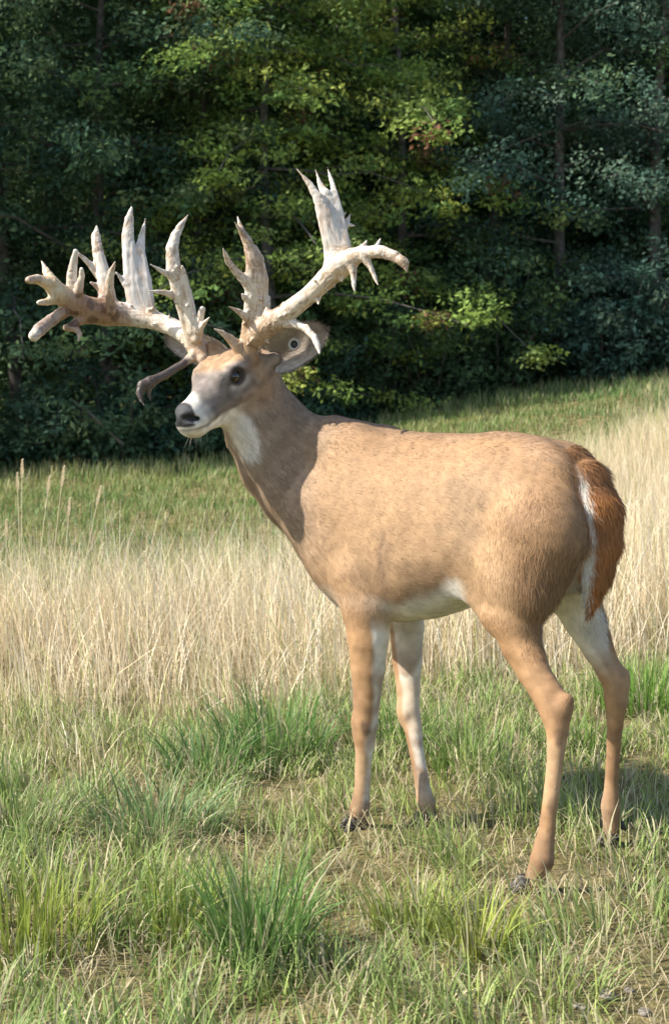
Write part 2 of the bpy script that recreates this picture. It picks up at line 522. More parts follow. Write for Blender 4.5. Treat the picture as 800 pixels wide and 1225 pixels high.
tuft(40, 1130, 220, .19, .13, [.20, .26, .06], 'yellow green upright tuft left of the spiky dark tuft', .6)
tuft(220, 1120, 150, .17, .09, [.20, .26, .06], 'small yellow green tuft touching the spiky dark tuft', .6)
tuft(570, 1140, 110, .14, .07, [.24, .29, .07], 'yellow green tuft just in front of the near hind hoof', .8, .006)
tuft(500, 1110, 130, .13, .09, [.22, .28, .08], 'light green low tuft between the fore and hind hooves', .9)
tuft(560, 920, 200, .16, .15, [.13, .21, .06], 'green tuft standing in the shade under the belly', .9)
tuft(770, 850, 300, .20, .16, [.13, .24, .055], 'bright green tuft beside the far hind hock', .7)
tuft(700, 900, 160, .13, .14, [.11, .19, .05], 'low shaded tuft behind the far hind leg', 1.0)
tuft(470, 890, 200, .17, .14, [.12, .21, .06], 'green tuft behind the two forelegs', .8)
tuft(640, 1190, 160, .11, .14, [.17, .25, .09], 'short soft tuft near the stones on the worn ground', 1.1, .004)
tuft(410, 1180, 120, .10, .12, [.16, .24, .10], 'short pale tuft on the worn ground before the deer', 1.1, .004)

# tall seed stalks
def stalk(px, py, d, base_px, label, lean=.0):
    top = P(px, py, d)
    b_ = P(base_px, 600, d); b_[2] = float(ground_z(b_[0], b_[1]))
    root = empty('grass_stalk', tuple(b_))
    tag(root, label, 'grass stalk', 'tall seed stalks above the dry grass')
    n = 14; pts = []
    for i in range(n + 1):
        t = i / n
        p = b_ * (1 - t) + top * t
        p = p + np.array([(top[0] - b_[0]) * .35 * (t * t - t), 0, 0])
        pts.append(p - b_)
    v, f = [], []
    for i, p in enumerate(pts):
        r = .0023 * (1 - .45 * i / n)
        for j in range(5):
            a = 2 * math.pi * j / 5
            v.append(p + np.array([math.cos(a) * r, math.sin(a) * r, 0]))
        if i:
            f += [((i - 1) * 5 + j, (i - 1) * 5 + (j + 1) % 5, i * 5 + (j + 1) % 5, i * 5 + j) for j in range(5)]
    cs = np.tile([.68, .60, .40], (len(v), 1))
    link(bpy.data.objects.new('stem', mesh_np('stem', np.array(v), [np.array(f)], True, straw_mat, cs)), root)
    sv, sf = [], []
    hd = norm(pts[-1] - pts[-3])
    L = random.uniform(.06, .085)
    for i in range(46):
        t = i / 46; p = pts[-1] - hd * L * (1 - t) * 1.0
        a = i * 2.4; o_ = np.array([math.cos(a), math.sin(a), .9]); o_ = o_ / 1.35
        sl = .013 * (1 - .5 * abs(2 * t - .7)); wv_ = np.array([-math.sin(a), math.cos(a), 0]) * .0034
        k0 = len(sv)
        sv += [p, p + o_ * sl * .5 + wv_, p + o_ * sl + np.array([0, 0, .003]), p + o_ * sl * .5 - wv_]
        sf.append((k0, k0 + 1, k0 + 2, k0 + 3))
    link(bpy.data.objects.new('seed_head', mesh_np('seed_head', np.array(sv), [np.array(sf)], False, straw_mat, np.tile([.74, .64, .46], (len(sv), 1)))), root)
stalk(27, 550, 5.0, 22, 'tallest straight straw stalk with a narrow seed head')
stalk(21, 566, 5.1, 24, 'second straight stalk right beside the tallest one')
stalk(77, 558, 5.0, 50, 'leaning stalk with a thick pale seed head')
stalk(60, 570, 4.9, 32, 'leaning stalk between the tallest and the thick headed one')
stalk(121, 582, 5.2, 82, 'bowed thin stalk farthest from the tallest one')
stalk(84, 596, 5.3, 70, 'short thin stalk under the thick headed one')
stalk(8, 622, 5.0, 4, 'short upright stalk on the other side of the tallest one')
stalk(172, 660, 5.2, 200, 'low stalk leaning back towards the taller stalks')

# stones on the worn corner
stone_mat, nt, b = new_mat('field_stone')
tc = nt.nodes.new('ShaderNodeTexCoord')
rr_ = ramp(tex(40).outputs['Fac'], [(.3, (.13, .11, .085)), (.7, (.27, .235, .19))])
nt.links.new(rr_.outputs[0], b.inputs['Base Color']); b.inputs['Roughness'].default_value = .9
def stone(px, py, r, label):
    q = ray(px, py); t = -CAM_H / q[2]; p = np.array([0, 0, CAM_H]) + q * t
    vs_, fs = [], []; seg, ring = 12, 8; sx, sy, sz = random.uniform(.9, 1.5), random.uniform(.8, 1.1), random.uniform(.35, .55); sd = random.random() * 50
    for i in range(ring + 1):
        th = math.pi * i / ring
        for j in range(seg):
            ph = 2 * math.pi * j / seg
            d = np.array([math.sin(th) * math.cos(ph), math.sin(th) * math.sin(ph), math.cos(th)])
            rr = r * (1 + .35 * mnoise.noise(Vector(d * 1.4 + sd)) + .12 * mnoise.noise(Vector(d * 4 + sd)))
            vs_.append(d * rr * np.array([sx, sy, sz]))
    for i in range(ring):
        for j in range(seg):
            fs.append((i * seg + j, (i + 1) * seg + j, (i + 1) * seg + (j + 1) % seg, i * seg + (j + 1) % seg))
    o = link(bpy.data.objects.new('stone', mesh_np('stone', np.array(vs_), [np.array(fs)], True, stone_mat)))
    o.location = p + np.array([0, 0, r * .18]); o.rotation_euler = (0, 0, random.random() * 6)
    tag(o, label, 'stone', 'stones on the worn ground')
stone(725, 1193, .018, 'largest rounded pale stone on the worn ground')
stone(694, 1206, .012, 'small flat stone beside the largest pale stone')
stone(752, 1186, .010, 'pebble behind the largest pale stone')
stone(770, 1212, .014, 'middle sized pale stone half sunk in worn ground')
stone(660, 1210, .009, 'tiny pale pebble next to the short soft tuft')

# ------------------------------------------------------------------ the wood
leaf_mat = attr_mat('leaf', .65, trans=.4, spec=.12)
bark, nt, b = new_mat('bark')
tc = nt.nodes.new('ShaderNodeTexCoord')
rk = ramp(tex(14, 8).outputs['Fac'], [(.3, (.045, .038, .032)), (.7, (.15, .13, .11))])
nt.links.new(rk.outputs[0], b.inputs['Base Color']); b.inputs['Roughness'].default_value = .95

def tube(pts, rad, sides=7):
    v, f = [], []
    for i, p in enumerate(pts):
        d = norm(pts[min(i + 1, len(pts) - 1)] - pts[max(i - 1, 0)])
        e1 = norm(np.cross(d, [.3, .9, .2])); e2 = np.cross(d, e1)
        for j in range(sides):
            a = 2 * math.pi * j / sides
            v.append(p + (e1 * math.cos(a) + e2 * math.sin(a)) * rad[i])
        if i:
            f += [((i - 1) * sides + j, (i - 1) * sides + (j + 1) % sides, i * sides + (j + 1) % sides, i * sides + j) for j in range(sides)]
    return v, f

def leaves(ctr, spread, flat, n, size, cset, r_):
    """n leaf faces scattered through soft clumps round the given centres"""
    k = r_.integers(0, len(ctr), n)
    off = r_.normal(0, 1, (n, 3)); off /= np.linalg.norm(off, axis=1, keepdims=True)
    off *= (r_.random((n, 1)) ** .5) * spread[k][:, None]
    off[:, 2] *= flat
    p = ctr[k] + off
    nrm = r_.normal(0, .6, (n, 3)) + np.array([0, 0, .7]) + off / np.maximum(spread[k][:, None], .01) * .5
    nrm /= np.linalg.norm(nrm, axis=1, keepdims=True)
    t = r_.normal(0, 1, (n, 3)) + np.array([0, 0, -.35]); t -= nrm * np.sum(t * nrm, axis=1, keepdims=True)
    t /= np.linalg.norm(t, axis=1, keepdims=True); s = np.cross(nrm, t)
    L = size * r_.uniform(.6, 1.35, (n, 1)); W = L * r_.uniform(.4, .62, (n, 1))
    v = np.stack([p, p + t * L * .45 + s * W * .5 - nrm * L * .06, p + t * L - nrm * L * .12, p + t * L * .45 - s * W * .5 - nrm * L * .06], 1).reshape(-1, 3)
    ck = r_.integers(0, len(cset), len(ctr))            # each clump keeps to one tone
    c = cset[ck[k]] * 1.8 * r_.uniform(.6, 1.4, (n, 1))
    b_ = np.arange(n, dtype=np.int32)[:, None] * 4
    return v, b_ + np.array([0, 1, 2, 3], dtype=np.int32), np.repeat(c, 4, axis=0)

def make_tree(seed, height, radius, n_leaf, leaf, cset, low=.6, lean=0.0, layered=False, accents=None):
    r_ = np.random.default_rng(seed)
    nt_ = 12; trunk = []
    for i in range(nt_ + 1):
        t = i / nt_
        trunk.append(np.array([lean * t * height + .18 * math.sin(t * 4 + seed), .15 * math.sin(t * 3 + seed * 2), t * height * .93]))
    r0 = .03 + height * .008
    v, f = tube(trunk, [r0 * (1 - .85 * i / nt_) + (.05 if i == 0 else 0) for i in range(nt_ + 1)], 9)
    ctr, spr = [], []
    nb = 34
    for k in range(nb):
        t = (low + (height * .95 - low) * (k / (nb - 1)) ** .92) / (height * .93)
        t = min(t, .99)
        b0 = trunk[int(t * nt_)] * (1 - (t * nt_) % 1) + trunk[min(int(t * nt_) + 1, nt_)] * ((t * nt_) % 1)
        a = k * 2.4 + r_.uniform(-.5, .5)
        prof = math.sin(math.pi * min(.97, .22 + .78 * t)) ** .6
        L = radius * prof * r_.uniform(.65, 1.15)
        d = np.array([math.cos(a), math.sin(a), r_.uniform(-.05, .5) if not layered else r_.uniform(-.18, .12)])
        pts = [b0]
        for q in range(1, 6):
            s = q / 5
            pts.append(b0 + d * L * s + np.array([0, 0, -.22 * L * s * s]) + r_.normal(0, .05, 3))
        vv, ff = tube(pts, [max(.006, .035 * (1 - t * .6) * (1 - .85 * s / 5)) for s in range(6)], 5)
        o = len(v); v += vv; f += [tuple(o + q for q in g) for g in ff]
        for q in range(1, 6):
            ctr.append(pts[q] + r_.normal(0, .12, 3)); spr.append(r_.uniform(.25, .55) * (1.0 if q < 5 else .8))
            for _ in range(2):
                sidev = np.array([-d[1], d[0], 0]) * r_.uniform(-.9, .9) * (1 - .1 * q)
                ctr.append(pts[q] + sidev + r_.normal(0, .1, 3)); spr.append(r_.uniform(.2, .45))
    ctr, spr = np.array(ctr), np.array(spr)
    cs = np.array(cset)
    lv, lf, lc = leaves(ctr, spr, .42 if layered else .7, n_leaf, leaf, cs, r_)
    if accents is not None:
        kk = r_.choice(len(ctr), 14, replace=False)
        av, af, ac = leaves(ctr[kk], spr[kk], .6, int(n_leaf * .03), leaf, np.array(accents), r_)
        lf = np.concatenate([lf, af + len(lv)]); lv = np.concatenate([lv, av]); lc = np.concatenate([lc, ac])
    return (mesh_np('trunk', np.array(v), [np.array(f)], True, bark), mesh_np('crown', lv, [lf], False, leaf_mat, np.clip(lc, .004, .6)))

DGREEN = [(.040, .075, .040), (.050, .088, .046), (.060, .10, .05), (.034, .066, .044), (.075, .11, .052)]
YGREEN = [(.15, .20, .045), (.12, .175, .042), (.20, .225, .05), (.085, .14, .04), (.14, .18, .055)]
MGREEN = [(.068, .115, .045), (.085, .135, .05), (.052, .098, .044), (.10, .13, .058)]
BGREEN = [(.050, .092, .066), (.062, .105, .072), (.080, .118, .08), (.044, .082, .06)]
RED = [(.12, .06, .035), (.10, .065, .035)]
KINDS = {
    'dark':   [make_tree(11, 8.6, 2.6, 36000, .078, DGREEN, .4), make_tree(12, 9.2, 2.8, 36000, .085, DGREEN, .5)],
    'yellow': [make_tree(21, 8.2, 2.7, 36000, .076, YGREEN, .9, .02, True, RED)],
    'mid':    [make_tree(31, 8.8, 2.7, 36000, .078, MGREEN, .5, -.02, True, RED)],
    'blue':   [make_tree(41, 9.0, 2.8, 36000, .07, BGREEN, .4)],
}
deep_label = {'dark': 'dark green leafy tree standing deep in the wood behind the edge trees', 'mid': 'mid green layered tree standing deep in the wood behind the edge trees'}
def place_tree(kind, x, y, label, group, s=1.0):
    tm, cm = random.choice(KINDS[kind])
    o = empty('tree', (x, y, float(ground_z(x, y)) - .05), random.random() * 6.28)
    o.scale = (s, s, s * random.uniform(.93, 1.08))
    tag(o, label, 'tree', group)
    link(bpy.data.objects.new('trunk', tm), o); link(bpy.data.objects.new('crown', cm), o)
def eT(px, dy):
    """x, y behind the wood's edge on the bearing px"""
    u = (px - 400) / FPX; yy = 18.0
    for _ in range(12): yy = float(EDGE(u * yy)) + dy
    return u * yy, yy
front = [('dark', -360, 1.6, 'unseen dark green tree added to shade the wood, farthest from the deer on the low side'), ('dark', -235, 1.2, 'unseen dark green tree added to shade the wood, second farthest from the deer on the low side'),  # two out-of-view trees added to shade the shrubs and the wood's edge
         ('dark', -110, 2.4, 'dark green edge tree past the tall seed stalks, away from the deer'),
         ('dark', 20, 2.0, 'dark green edge tree rising behind the tall seed stalks'),
         ('dark', 135, 2.2, 'dark green edge tree behind the broad many-pointed antler'),
         ('mid', 235, 2.9, 'mid green edge tree behind the inner tines of the broad antler'),
         ('yellow', 325, 1.6, 'sunlit yellow green tree behind the upright inner antler'),
         ('yellow', 470, 1.9, 'sunlit yellow green tree with layered boughs beside the tall forked antler'),
         ('mid', 405, 3.6, 'mid green tree squeezed between the two yellow green trees'),
         ('dark', 585, 2.6, 'dark green edge tree behind the back of the deer'),
         ('blue', 670, 2.0, 'bluish fine leaved edge tree above the rump of the deer'),
         ('blue', 790, 1.9, 'bluish fine leaved edge tree beyond the tail of the deer'),
         ('mid', 900, 2.2, 'mid green edge tree past the bluish trees'),
         ('dark', 1030, 2.0, 'dark green edge tree past the mid green edge tree, behind the rise')]
for k_, px, dy, lb in front:
    xx, yy = eT(px, dy); place_tree(k_, xx, yy, lb, 'edge trees of the wood', random.uniform(.95, 1.05))
back = [('mid', -100, 5.0), ('dark', 60, 5.0), ('mid', 190, 5.5), ('mid', 290, 5.6), ('dark', 390, 6.0), ('mid', 530, 5.5), ('dark', 630, 5.5), ('dark', 735, 5.0), ('mid', 860, 5.5), ('dark', 1000, 5.5),
        ('dark', -30, 9.0), ('mid', 120, 9), ('dark', 240, 9.0), ('dark', 350, 9.0), ('mid', 460, 9.0), ('dark', 570, 9.0), ('dark', 680, 9.0), ('mid', 800, 9.0), ('dark', 920, 9.0)]
for k_, px, dy in back:
    xx, yy = eT(px, dy); place_tree(k_, xx, yy, deep_label[k_], 'trees deep in the wood', random.uniform(1.12, 1.3))
# the wood goes on up the slope behind as one mass of leaves
N = 60000
r_ = np.random.default_rng(77)
NC = 900
cy = r_.uniform(30, 46, NC); cx = r_.uniform(-.42, .42, NC) * cy
cz = ground_z(cx, cy) + r_.uniform(.5, 14, NC)
lv, lf, lc = leaves(np.stack([cx, cy, cz], 1), r_.uniform(1.0, 2.0, NC), .7, N, .5, np.array(DGREEN + MGREEN), r_)
tag(link(bpy.data.objects.new('distant_woodland', mesh_np('distant_woodland', lv, [lf], False, leaf_mat, lc))), 'leafy mass of woodland on the slope far behind', 'woodland', kind='stuff')

# shrubs along the foot of the wood
def make_shrub(seed, hgt, rad, n_leaf, leaf, cset):
    r_ = np.random.default_rng(seed); v, f, ctr, spr = [], [], [], []
    for k in range(16):
        a = k * 2.4; d = np.array([math.cos(a) * r_.uniform(.3, 1) * rad, math.sin(a) * r_.uniform(.3, 1) * rad, hgt * r_.uniform(.35, 1)])
        pts = [np.array([math.cos(a) * .06, math.sin(a) * .06, 0]) + d * (q / 4) + r_.normal(0, .04, 3) * (q > 0) - np.array([0, 0, .12 * q * q / 16 * rad]) for q in range(5)]
        vv, ff = tube(pts, [.016, .013, .010, .007, .004], 5)
        o = len(v); v += vv; f += [tuple(o + q for q in g) for g in ff]
        for q in (1, 2, 3, 4):
            ctr.append(pts[q]); spr.append(r_.uniform(.14, .32) * rad)
    lv, lf, lc = leaves(np.array(ctr), np.array(spr), .7, n_leaf, leaf, np.array(cset), r_)
    lv[:, 2] = np.maximum(lv[:, 2], .02)
    return mesh_np('stems', np.array(v), [np.array(f)], True, bark), mesh_np('foliage', lv, [lf], False, leaf_mat, np.clip(lc, .004, .6))
SHRUB = {'dark': make_shrub(51, 1.5, 1.0, 4200, .085, DGREEN), 'olive': make_shrub(52, 1.9, 1.1, 5200, .075, [(.05, .085, .035), (.06, .095, .035), (.042, .07, .035)]), 'blue': make_shrub(53, 1.7, 1.1, 5000, .09, BGREEN)}
shrubs = [('dark', -60, .3, .9, 'low dark shrub past the tall seed stalks, away from the deer'), ('dark', 20, .6, 1.0, 'low dark shrub right behind the tall seed stalks'),
          ('dark', 85, .9, .9, 'low dark shrub behind the pale fallen branch'), ('dark', 150, .7, 1.1, 'large dark shrub below the broad antler'), ('dark', 215, .9, .8, 'small dark shrub behind the muzzle of the deer'),
          ('dark', 290, 1.0, .9, 'dark shrub hidden behind the neck of the deer'), ('dark', 360, 1.0, 1.0, 'dark shrub behind the ringed ear of the deer'), ('olive', 440, 1.0, .9, 'olive green bush over the withers of the deer'),
          ('olive', 510, .7, 1.1, 'rounded olive green bush above the middle of the back'), ('olive', 590, .7, 1.15, 'largest rounded olive green bush, beside the dark hollow'), ('dark', 660, 1.9, .7, 'small dark shrub inside the dark hollow'),
          ('blue', 735, .6, 1.1, 'bluish broad leaved bush at the far side of the dark hollow'), ('blue', 800, .5, 1.0, 'bluish broad leaved bush next to the one by the hollow'), ('blue', 880, .5, 1.1, 'bluish bush on the rise past the other two bluish bushes')]
for k_, px, dy, s, lb in shrubs:
    xx, yy = eT(px, dy)
    o = empty('shrub', (xx, yy, float(ground_z(xx, yy)) - .03), random.random() * 6.28); o.scale = (s, s, s * random.uniform(.85, 1.1))
    tag(o, lb, 'shrub', 'shrubs along the foot of the wood')
    link(bpy.data.objects.new('stems', SHRUB[k_][0]), o); link(bpy.data.objects.new('foliage', SHRUB[k_][1]), o)

# leaf litter floor under the trees is the ground; a pale fallen branch leans in the shade
A, B_ = P(88, 480, 16.3), P(128, 515, 16.2)
v, f = tube([A, A * .6 + B_ * .4 + np.array([0, 0, .03]), B_ + (B_ - A) * .5], [.014, .02, .026], 7)
o = link(bpy.data.objects.new('fallen_branch', mesh_np('fallen_branch', np.array(v), [np.array(f)], True, plain_mat('dead_wood', (.13, .11, .09), .9))))
tag(o, 'pale bare fallen branch leaning among the dark shrubs', 'branch')
# ------------------------------------------------------------------ the deer
AX = norm([-0.766, 0.643, 0])               # body axis, rump to chest
NS = np.array([AX[1] * -1, AX[0], 0])       # towards the deer's left flank (faces the viewer)
BASE = P(700, 572, 3.0); BASE[2] = 0

def PM(px, py, off=0.0):
    """point at pixel (px, py) on the deer's sagittal plane shifted by off towards its left side"""
    r = ray(px, py); o = np.array([0, 0, CAM_H])
    t = (off - (o - BASE) @ NS) / (r @ NS)
    return o + r * t

def S(px, py=600, off=0.0):
    return (PM(px, py, off) - BASE) @ AX

class Torso:
    """lofted barrel: top, bottom and half-width profiles along the body axis"""
    k, grp, cut = 0.05, 'torso', False
    def __init__(s):
        top = [(716, 640), (713, 608), (704, 575), (688, 548), (665, 530), (635, 520), (600, 516), (560, 519), (520, 518), (480, 514),
               (440, 509), (408, 508), (394, 530), (384, 580), (376, 640)]
        bot = [(716, 650), (709, 688), (693, 706), (670, 713), (640, 712), (605, 712), (575, 719), (545, 733), (510, 741), (475, 742),
               (440, 737), (418, 727), (402, 712), (388, 688), (376, 655)]
        t = [PM(*p) for p in top]; b = [PM(*p) for p in bot]
        ts = [(p - BASE) @ AX for p in t]; bs = [(p - BASE) @ AX for p in b]
        s.tx, s.tz = spline(ts, [p[2] for p in t]); s.bx, s.bz = spline(bs, [p[2] for p in b])
        s.s0, s.s1 = max(ts[0], bs[0]), min(ts[-1], bs[-1])
        L = s.s1 - s.s0
        wd = [(0, .02), (.04, .055), (.1, .092), (.18, .125), (.3, .14), (.42, .142), (.55, .152), (.68, .15), (.8, .132), (.9, .1), (.96, .065), (1, .02)]
        s.wx, s.ww = spline([s.s0 + L * q[0] for q in wd], [q[1] for q in wd])
    def box(s):
        a, b = BASE + AX * (s.s0 - .05), BASE + AX * (s.s1 + .05)
        lo = np.minimum(a, b) - .2; hi = np.maximum(a, b) + .2
        lo[2], hi[2] = .4, 1.05
        return lo, hi
    def local(s, X, Y, Z):
        x, y = X - BASE[0], Y - BASE[1]
        sv = x * AX[0] + y * AX[1]; t = x * NS[0] + y * NS[1]
        sc = np.clip(sv, s.s0, s.s1)
        top, bot, w = np.interp(sc, s.tx, s.tz), np.interp(sc, s.bx, s.bz), np.interp(sc, s.wx, s.ww)
        hh = np.maximum((top - bot) / 2, .012); zc = (top + bot) / 2
        return sv, t, sc, (Z - zc) / hh, hh, w
    def dist(s, X, Y, Z):
        sv, t, sc, zz, hh, w = s.local(X, Y, Z)
        wz = w * (1 - .20 * np.clip(zz, -1, 1.2) - .06 * np.clip(zz, -1, 1) ** 2)
        e = 2.25
        g = (np.abs(t / wz) ** e + np.abs(zz) ** e) ** (1 / e) - 1
        d = g * np.minimum(wz, hh) * .9
        return np.where(sv == sc, d, np.sqrt(np.maximum(d, 0) ** 2 + (sv - sc) ** 2))
    flow = norm(-AX + np.array([0, 0, -.35]))

torso = Torso()
prims = [torso]
UP = np.array([0, 0, 1.0])
leg_thin = (NS, .78)

# shoulder and haunch muscles on both sides
def both(rows, radii, thin, k, grp='torso'):
    pts = [PM(x, y, o) for x, y, o in rows]
    out = chain(pts, radii, thin, k, grp)
    return out + chain([p - NS * 2 * r[2] for p, r in zip(pts, rows)], radii, thin, k, grp)
prims += both([(425, 545, .06), (405, 610, .095), (400, 665, .10)], [.05, .075, .065], (NS, .55), .05)
prims += both([(400, 665, .10), (440, 710, .10)], [.06, .055], (NS, .6), .04)
prims += both([(654, 575, .055), (630, 620, .088), (613, 675, .102)], [.055, .085, .082], (NS, .55), .06)
prims += both([(664, 612, .05), (654, 650, .078), (638, 690, .098)], [.036, .046, .054], (NS, .7), .05)

# legs: pixel, sideways offset, radius in metres
def leg(rows, grp, k=.02, thin=leg_thin):
    pts = [PM(x, y, o) for x, y, o, r in rows]
    g = 1.16 if grp == 'hind' else 1.0
    return chain(pts, [r[3] * g + (.003 if grp == 'fore' else 0) for r in rows], thin, k, grp)
near_fore = [(432, 690, .105, .066), (438, 725, .108, .060), (440, 760, .105, .050), (440, 800, .10, .040), (438, 840, .096, .031), (437, 866, .094, .0285),
             (436, 884, .093, .0245), (435, 905, .092, .0185), (433, 945, .091, .0175), (430, 968, .091, .0225), (427, 985, .092, .0195), (425, 996, .095, .018)]
far_fore = [(470, 680, -.105, .062), (482, 715, -.10, .054), (486, 750, -.09, .042), (487, 790, -.08, .036), (488, 825, -.07, .028), (489, 852, -.06, .0255),
            (494, 872, -.055, .0205), (498, 900, -.05, .0165), (505, 940, -.045, .017), (509, 961, -.04, .0215), (509, 978, -.04, .0185), (508, 990, -.035, .018)]
near_hind = [(644, 640, .10, .09), (624, 695, .112, .074), (616, 735, .118, .054), (623, 772, .122, .0385), (639, 805, .13, .0315), (655, 832, .135, .0305),
             (663, 852, .14, .0285), (666, 875, .145, .0205), (664, 905, .15, .0160), (659, 950, .16, .0150), (654, 990, .165, .0155), (648, 1028, .175, .0225), (639, 1055, .18, .0190), (631, 1073, .183, .018)]
far_hind = [(672, 640, -.10, .088), (682, 700, -.11, .062), (697, 738, -.12, .043), (714, 775, -.13, .031), (727, 800, -.14, .0265), (735, 818, -.145, .0255),
            (736, 840, -.15, .0225), (735, 865, -.155, .0170), (733, 900, -.165, .0142), (731, 940, -.175, .0145), (730, 966, -.18, .0205), (731, 988, -.185, .0175), (731, 1002, -.187, .017)]
prims += leg(near_fore, 'fore'); prims += leg(far_fore, 'fore')
prims += leg(near_hind, 'hind', .03); prims += leg(far_hind, 'hind', .03)
# points of the hocks and the carpal bones
prims.append(Cone(PM(678, 838, .14), PM(671, 864, .142), .014, .010, None, .02, 'hind'))
prims.append(Cone(PM(744, 808, -.145), PM(741, 835, -.148), .014, .011, None, .02, 'hind'))
prims.append(Cone(PM(433, 862, .094), PM(433, 876, .094), .02, .018, None, .02, 'fore'))
prims.append(Cone(PM(485, 848, -.06), PM(487, 860, -.06), .018, .016, None, .02, 'fore'))
# flank fold in front of the thigh
prims.append(Cone(PM(560, 690, .09), PM(590, 735, .11), .035, .03, (NS, .5), .05, 'torso'))

# neck, from the head down so that the coat lies that way
neck_side = norm([.52, -.85, 0])
neck = [(296, 452, 3.43, .068), (301, 480, 3.44, .081), (313, 512, 3.45, .093), (334, 548, 3.46, .107), (362, 580, 3.455, .115), (400, 612, 3.43, .128), (428, 632, 3.39, .125)]
prims += chain([P(x, y, d) for x, y, d, r in neck], [n[3] for n in neck], (neck_side, .72), .05, 'neck')
# nape to withers line
prims += chain([P(306, 458, 3.45), P(330, 490, 3.46), P(368, 522, 3.44), P(425, 546, 3.38)], [.04, .042, .052, .056], (neck_side, .7), .05, 'neck')

# head in its own frame: x forward, y to the deer's left, z up
HO = P(296, 409, 3.45)
HF = norm([-.565, -.655, -.445])
HU = norm(UP - (UP @ HF) * HF)
HL = np.cross(HU, HF)
def H(x, y, z):
    return HO + HF * x + HL * y + HU * z
def hc(a, b, ra, rb, kf=1.0, k=.02, ax=None, cut=False):
    return Cone(H(*a), H(*b), ra, rb, (HL if ax is None else ax, kf) if kf != 1 else None, k, 'head', cut)
head = [
    hc((.075, 0, -.052), (.015, 0, -.06), .060, .062, .95, .03),             # skull
    hc((.250, 0, -.064), (.12, 0, -.058), .030, .056, .92, .03),              # muzzle to brow
    hc((.258, 0, -.059), (.266, 0, -.062), .022, .018, 1.25, .02),            # nose pad
    hc((.245, 0, -.093), (.03, 0, -.118), .023, .042, .9, .04),              # lower jaw
    hc((.262, 0, -.090), (.245, 0, -.096), .017, .019, 1.15, .025),           # chin
]
for sg in (1, -1):
    head += [
        hc((.150, sg * .040, -.020), (.095, sg * .050, -.016), .018, .022, 1, .025),   # brow ridge
        hc((.165, sg * .030, -.062), (.06, sg * .048, -.075), .026, .040, .8, .03),    # cheek
        hc((.06, sg * .052, -.008), (.055, sg * .058, .012), .024, .021, 1, .02),      # pedicle
        hc((.02, sg * .058, -.05), (.012, sg * .080, -.042), .028, .020, 1, .02),
        hc((.138, sg * .052, -.010), (.112, sg * .056, -.010), .010, .010, 1, .012),      # upper eyelid
         # ear base
        hc((.255, sg * .022, -.078), (.215, sg * .030, -.078), .013, .014, 1, .015),     # lip
    ]
cuts = []
for sg in (1, -1):
    cuts.append(hc((.290, sg * .015, -.054), (.262, sg * .034, -.066), .0085, .0075, 1, .006, None, True))  # nostril
    cuts.append(hc((.125, sg * .078, -.028), (.125, sg * .070, -.028), .014, .012, 1, .010, None, True))   # eye socket
prims += head + cuts

# tail
tail_row = [(692, 549, .026, .0), (705, 574, .042, -.008), (713, 612, .050, -.014), (713, 648, .047, -.018), (709, 684, .036, -.018), (705, 710, .022, -.014), (702, 730, .007, -.012)]
TN = norm(-AX + .75 * NS)
TS = norm(NS + .75 * AX)
tail_pts = [PM(x - 4, y, .012) + AX * dz for x, y, r, dz in tail_row]
tail_prims = chain(tail_pts, [t[2] for t in tail_row], (TN, .5), .012, 'tail')
prims += tail_prims

bv, bq = build_sdf(prims, .0040)
bv = relax(bv, bq, 3, .5)
bn = vert_normals(bv, bq)
bv = bv + bn * (noise_at(bv, 8.0) * .0022 * (bv[:, 2] > .45) + noise_at(bv, 28.0, 3.1) * .0008)[:, None]
def crease(p0, p1, w, depth, wob):
    global bv
    a_, b_ = PM(*p0), PM(*p1); ab = b_ - a_
    t = np.clip((bv - a_) @ ab / (ab @ ab), 0, 1)
    q = bv - (a_ + t[:, None] * ab)
    d = (q @ AX) + wob * np.sin(t * 14 + p0[0])
    g = np.exp(-(d / w) ** 2) * np.sin(np.pi * np.clip(t, .02, .98)) * (np.abs(q @ NS) < .08)
    bv = bv - bn * (depth * .22 * g)[:, None]
for c_ in [((462, 610, .14), (462, 705, .14), .008, .006, .006), ((446, 640, .14), (452, 690, .14), .006, .004, .004), ((552, 560, .14), (538, 640, .15), .010, .004, .008),
           ((566, 575, .14), (556, 650, .15), .009, .0035, .006), ((590, 590, .14), (580, 690, .15), .018, .006, .006), ((420, 560, .12), (412, 640, .13), .02, .004, .006)]:
    crease(*c_)
bn = vert_normals(bv, bq)

# ---- which part of the animal is each vertex, and which way does the coat lie there
GR = ['torso', 'neck', 'head', 'fore', 'hind', 'tail']
gd = {g: np.full(len(bv), 9.0) for g in GR}
flow = np.zeros_like(bv); wsum = np.zeros(len(bv))
for p in [c for q in prims for c in getattr(q, 'cones', [q])]:
    if p.cut: continue
    d = p.dist(bv[:, 0], bv[:, 1], bv[:, 2])
    gd[p.grp] = np.minimum(gd[p.grp], d)
    w = np.exp(-np.maximum(d, 0) / .018)
    fl = p.flow
    if p.grp == 'torso': fl = torso.flow
    if p.grp == 'head': fl = -HF
    flow += w[:, None] * fl; wsum += w
flow /= np.maximum(wsum, 1e-6)[:, None]
flow -= bn * np.sum(flow * bn, axis=1, keepdims=True)
flow /= np.maximum(np.linalg.norm(flow, axis=1, keepdims=True), 1e-6)
def gw(g, k=.012):
    """soft membership of a group"""
    e = {h: np.exp(-np.clip(gd[h], -.02, .3) / k) for h in GR}
    return e[g] / sum(e.values())

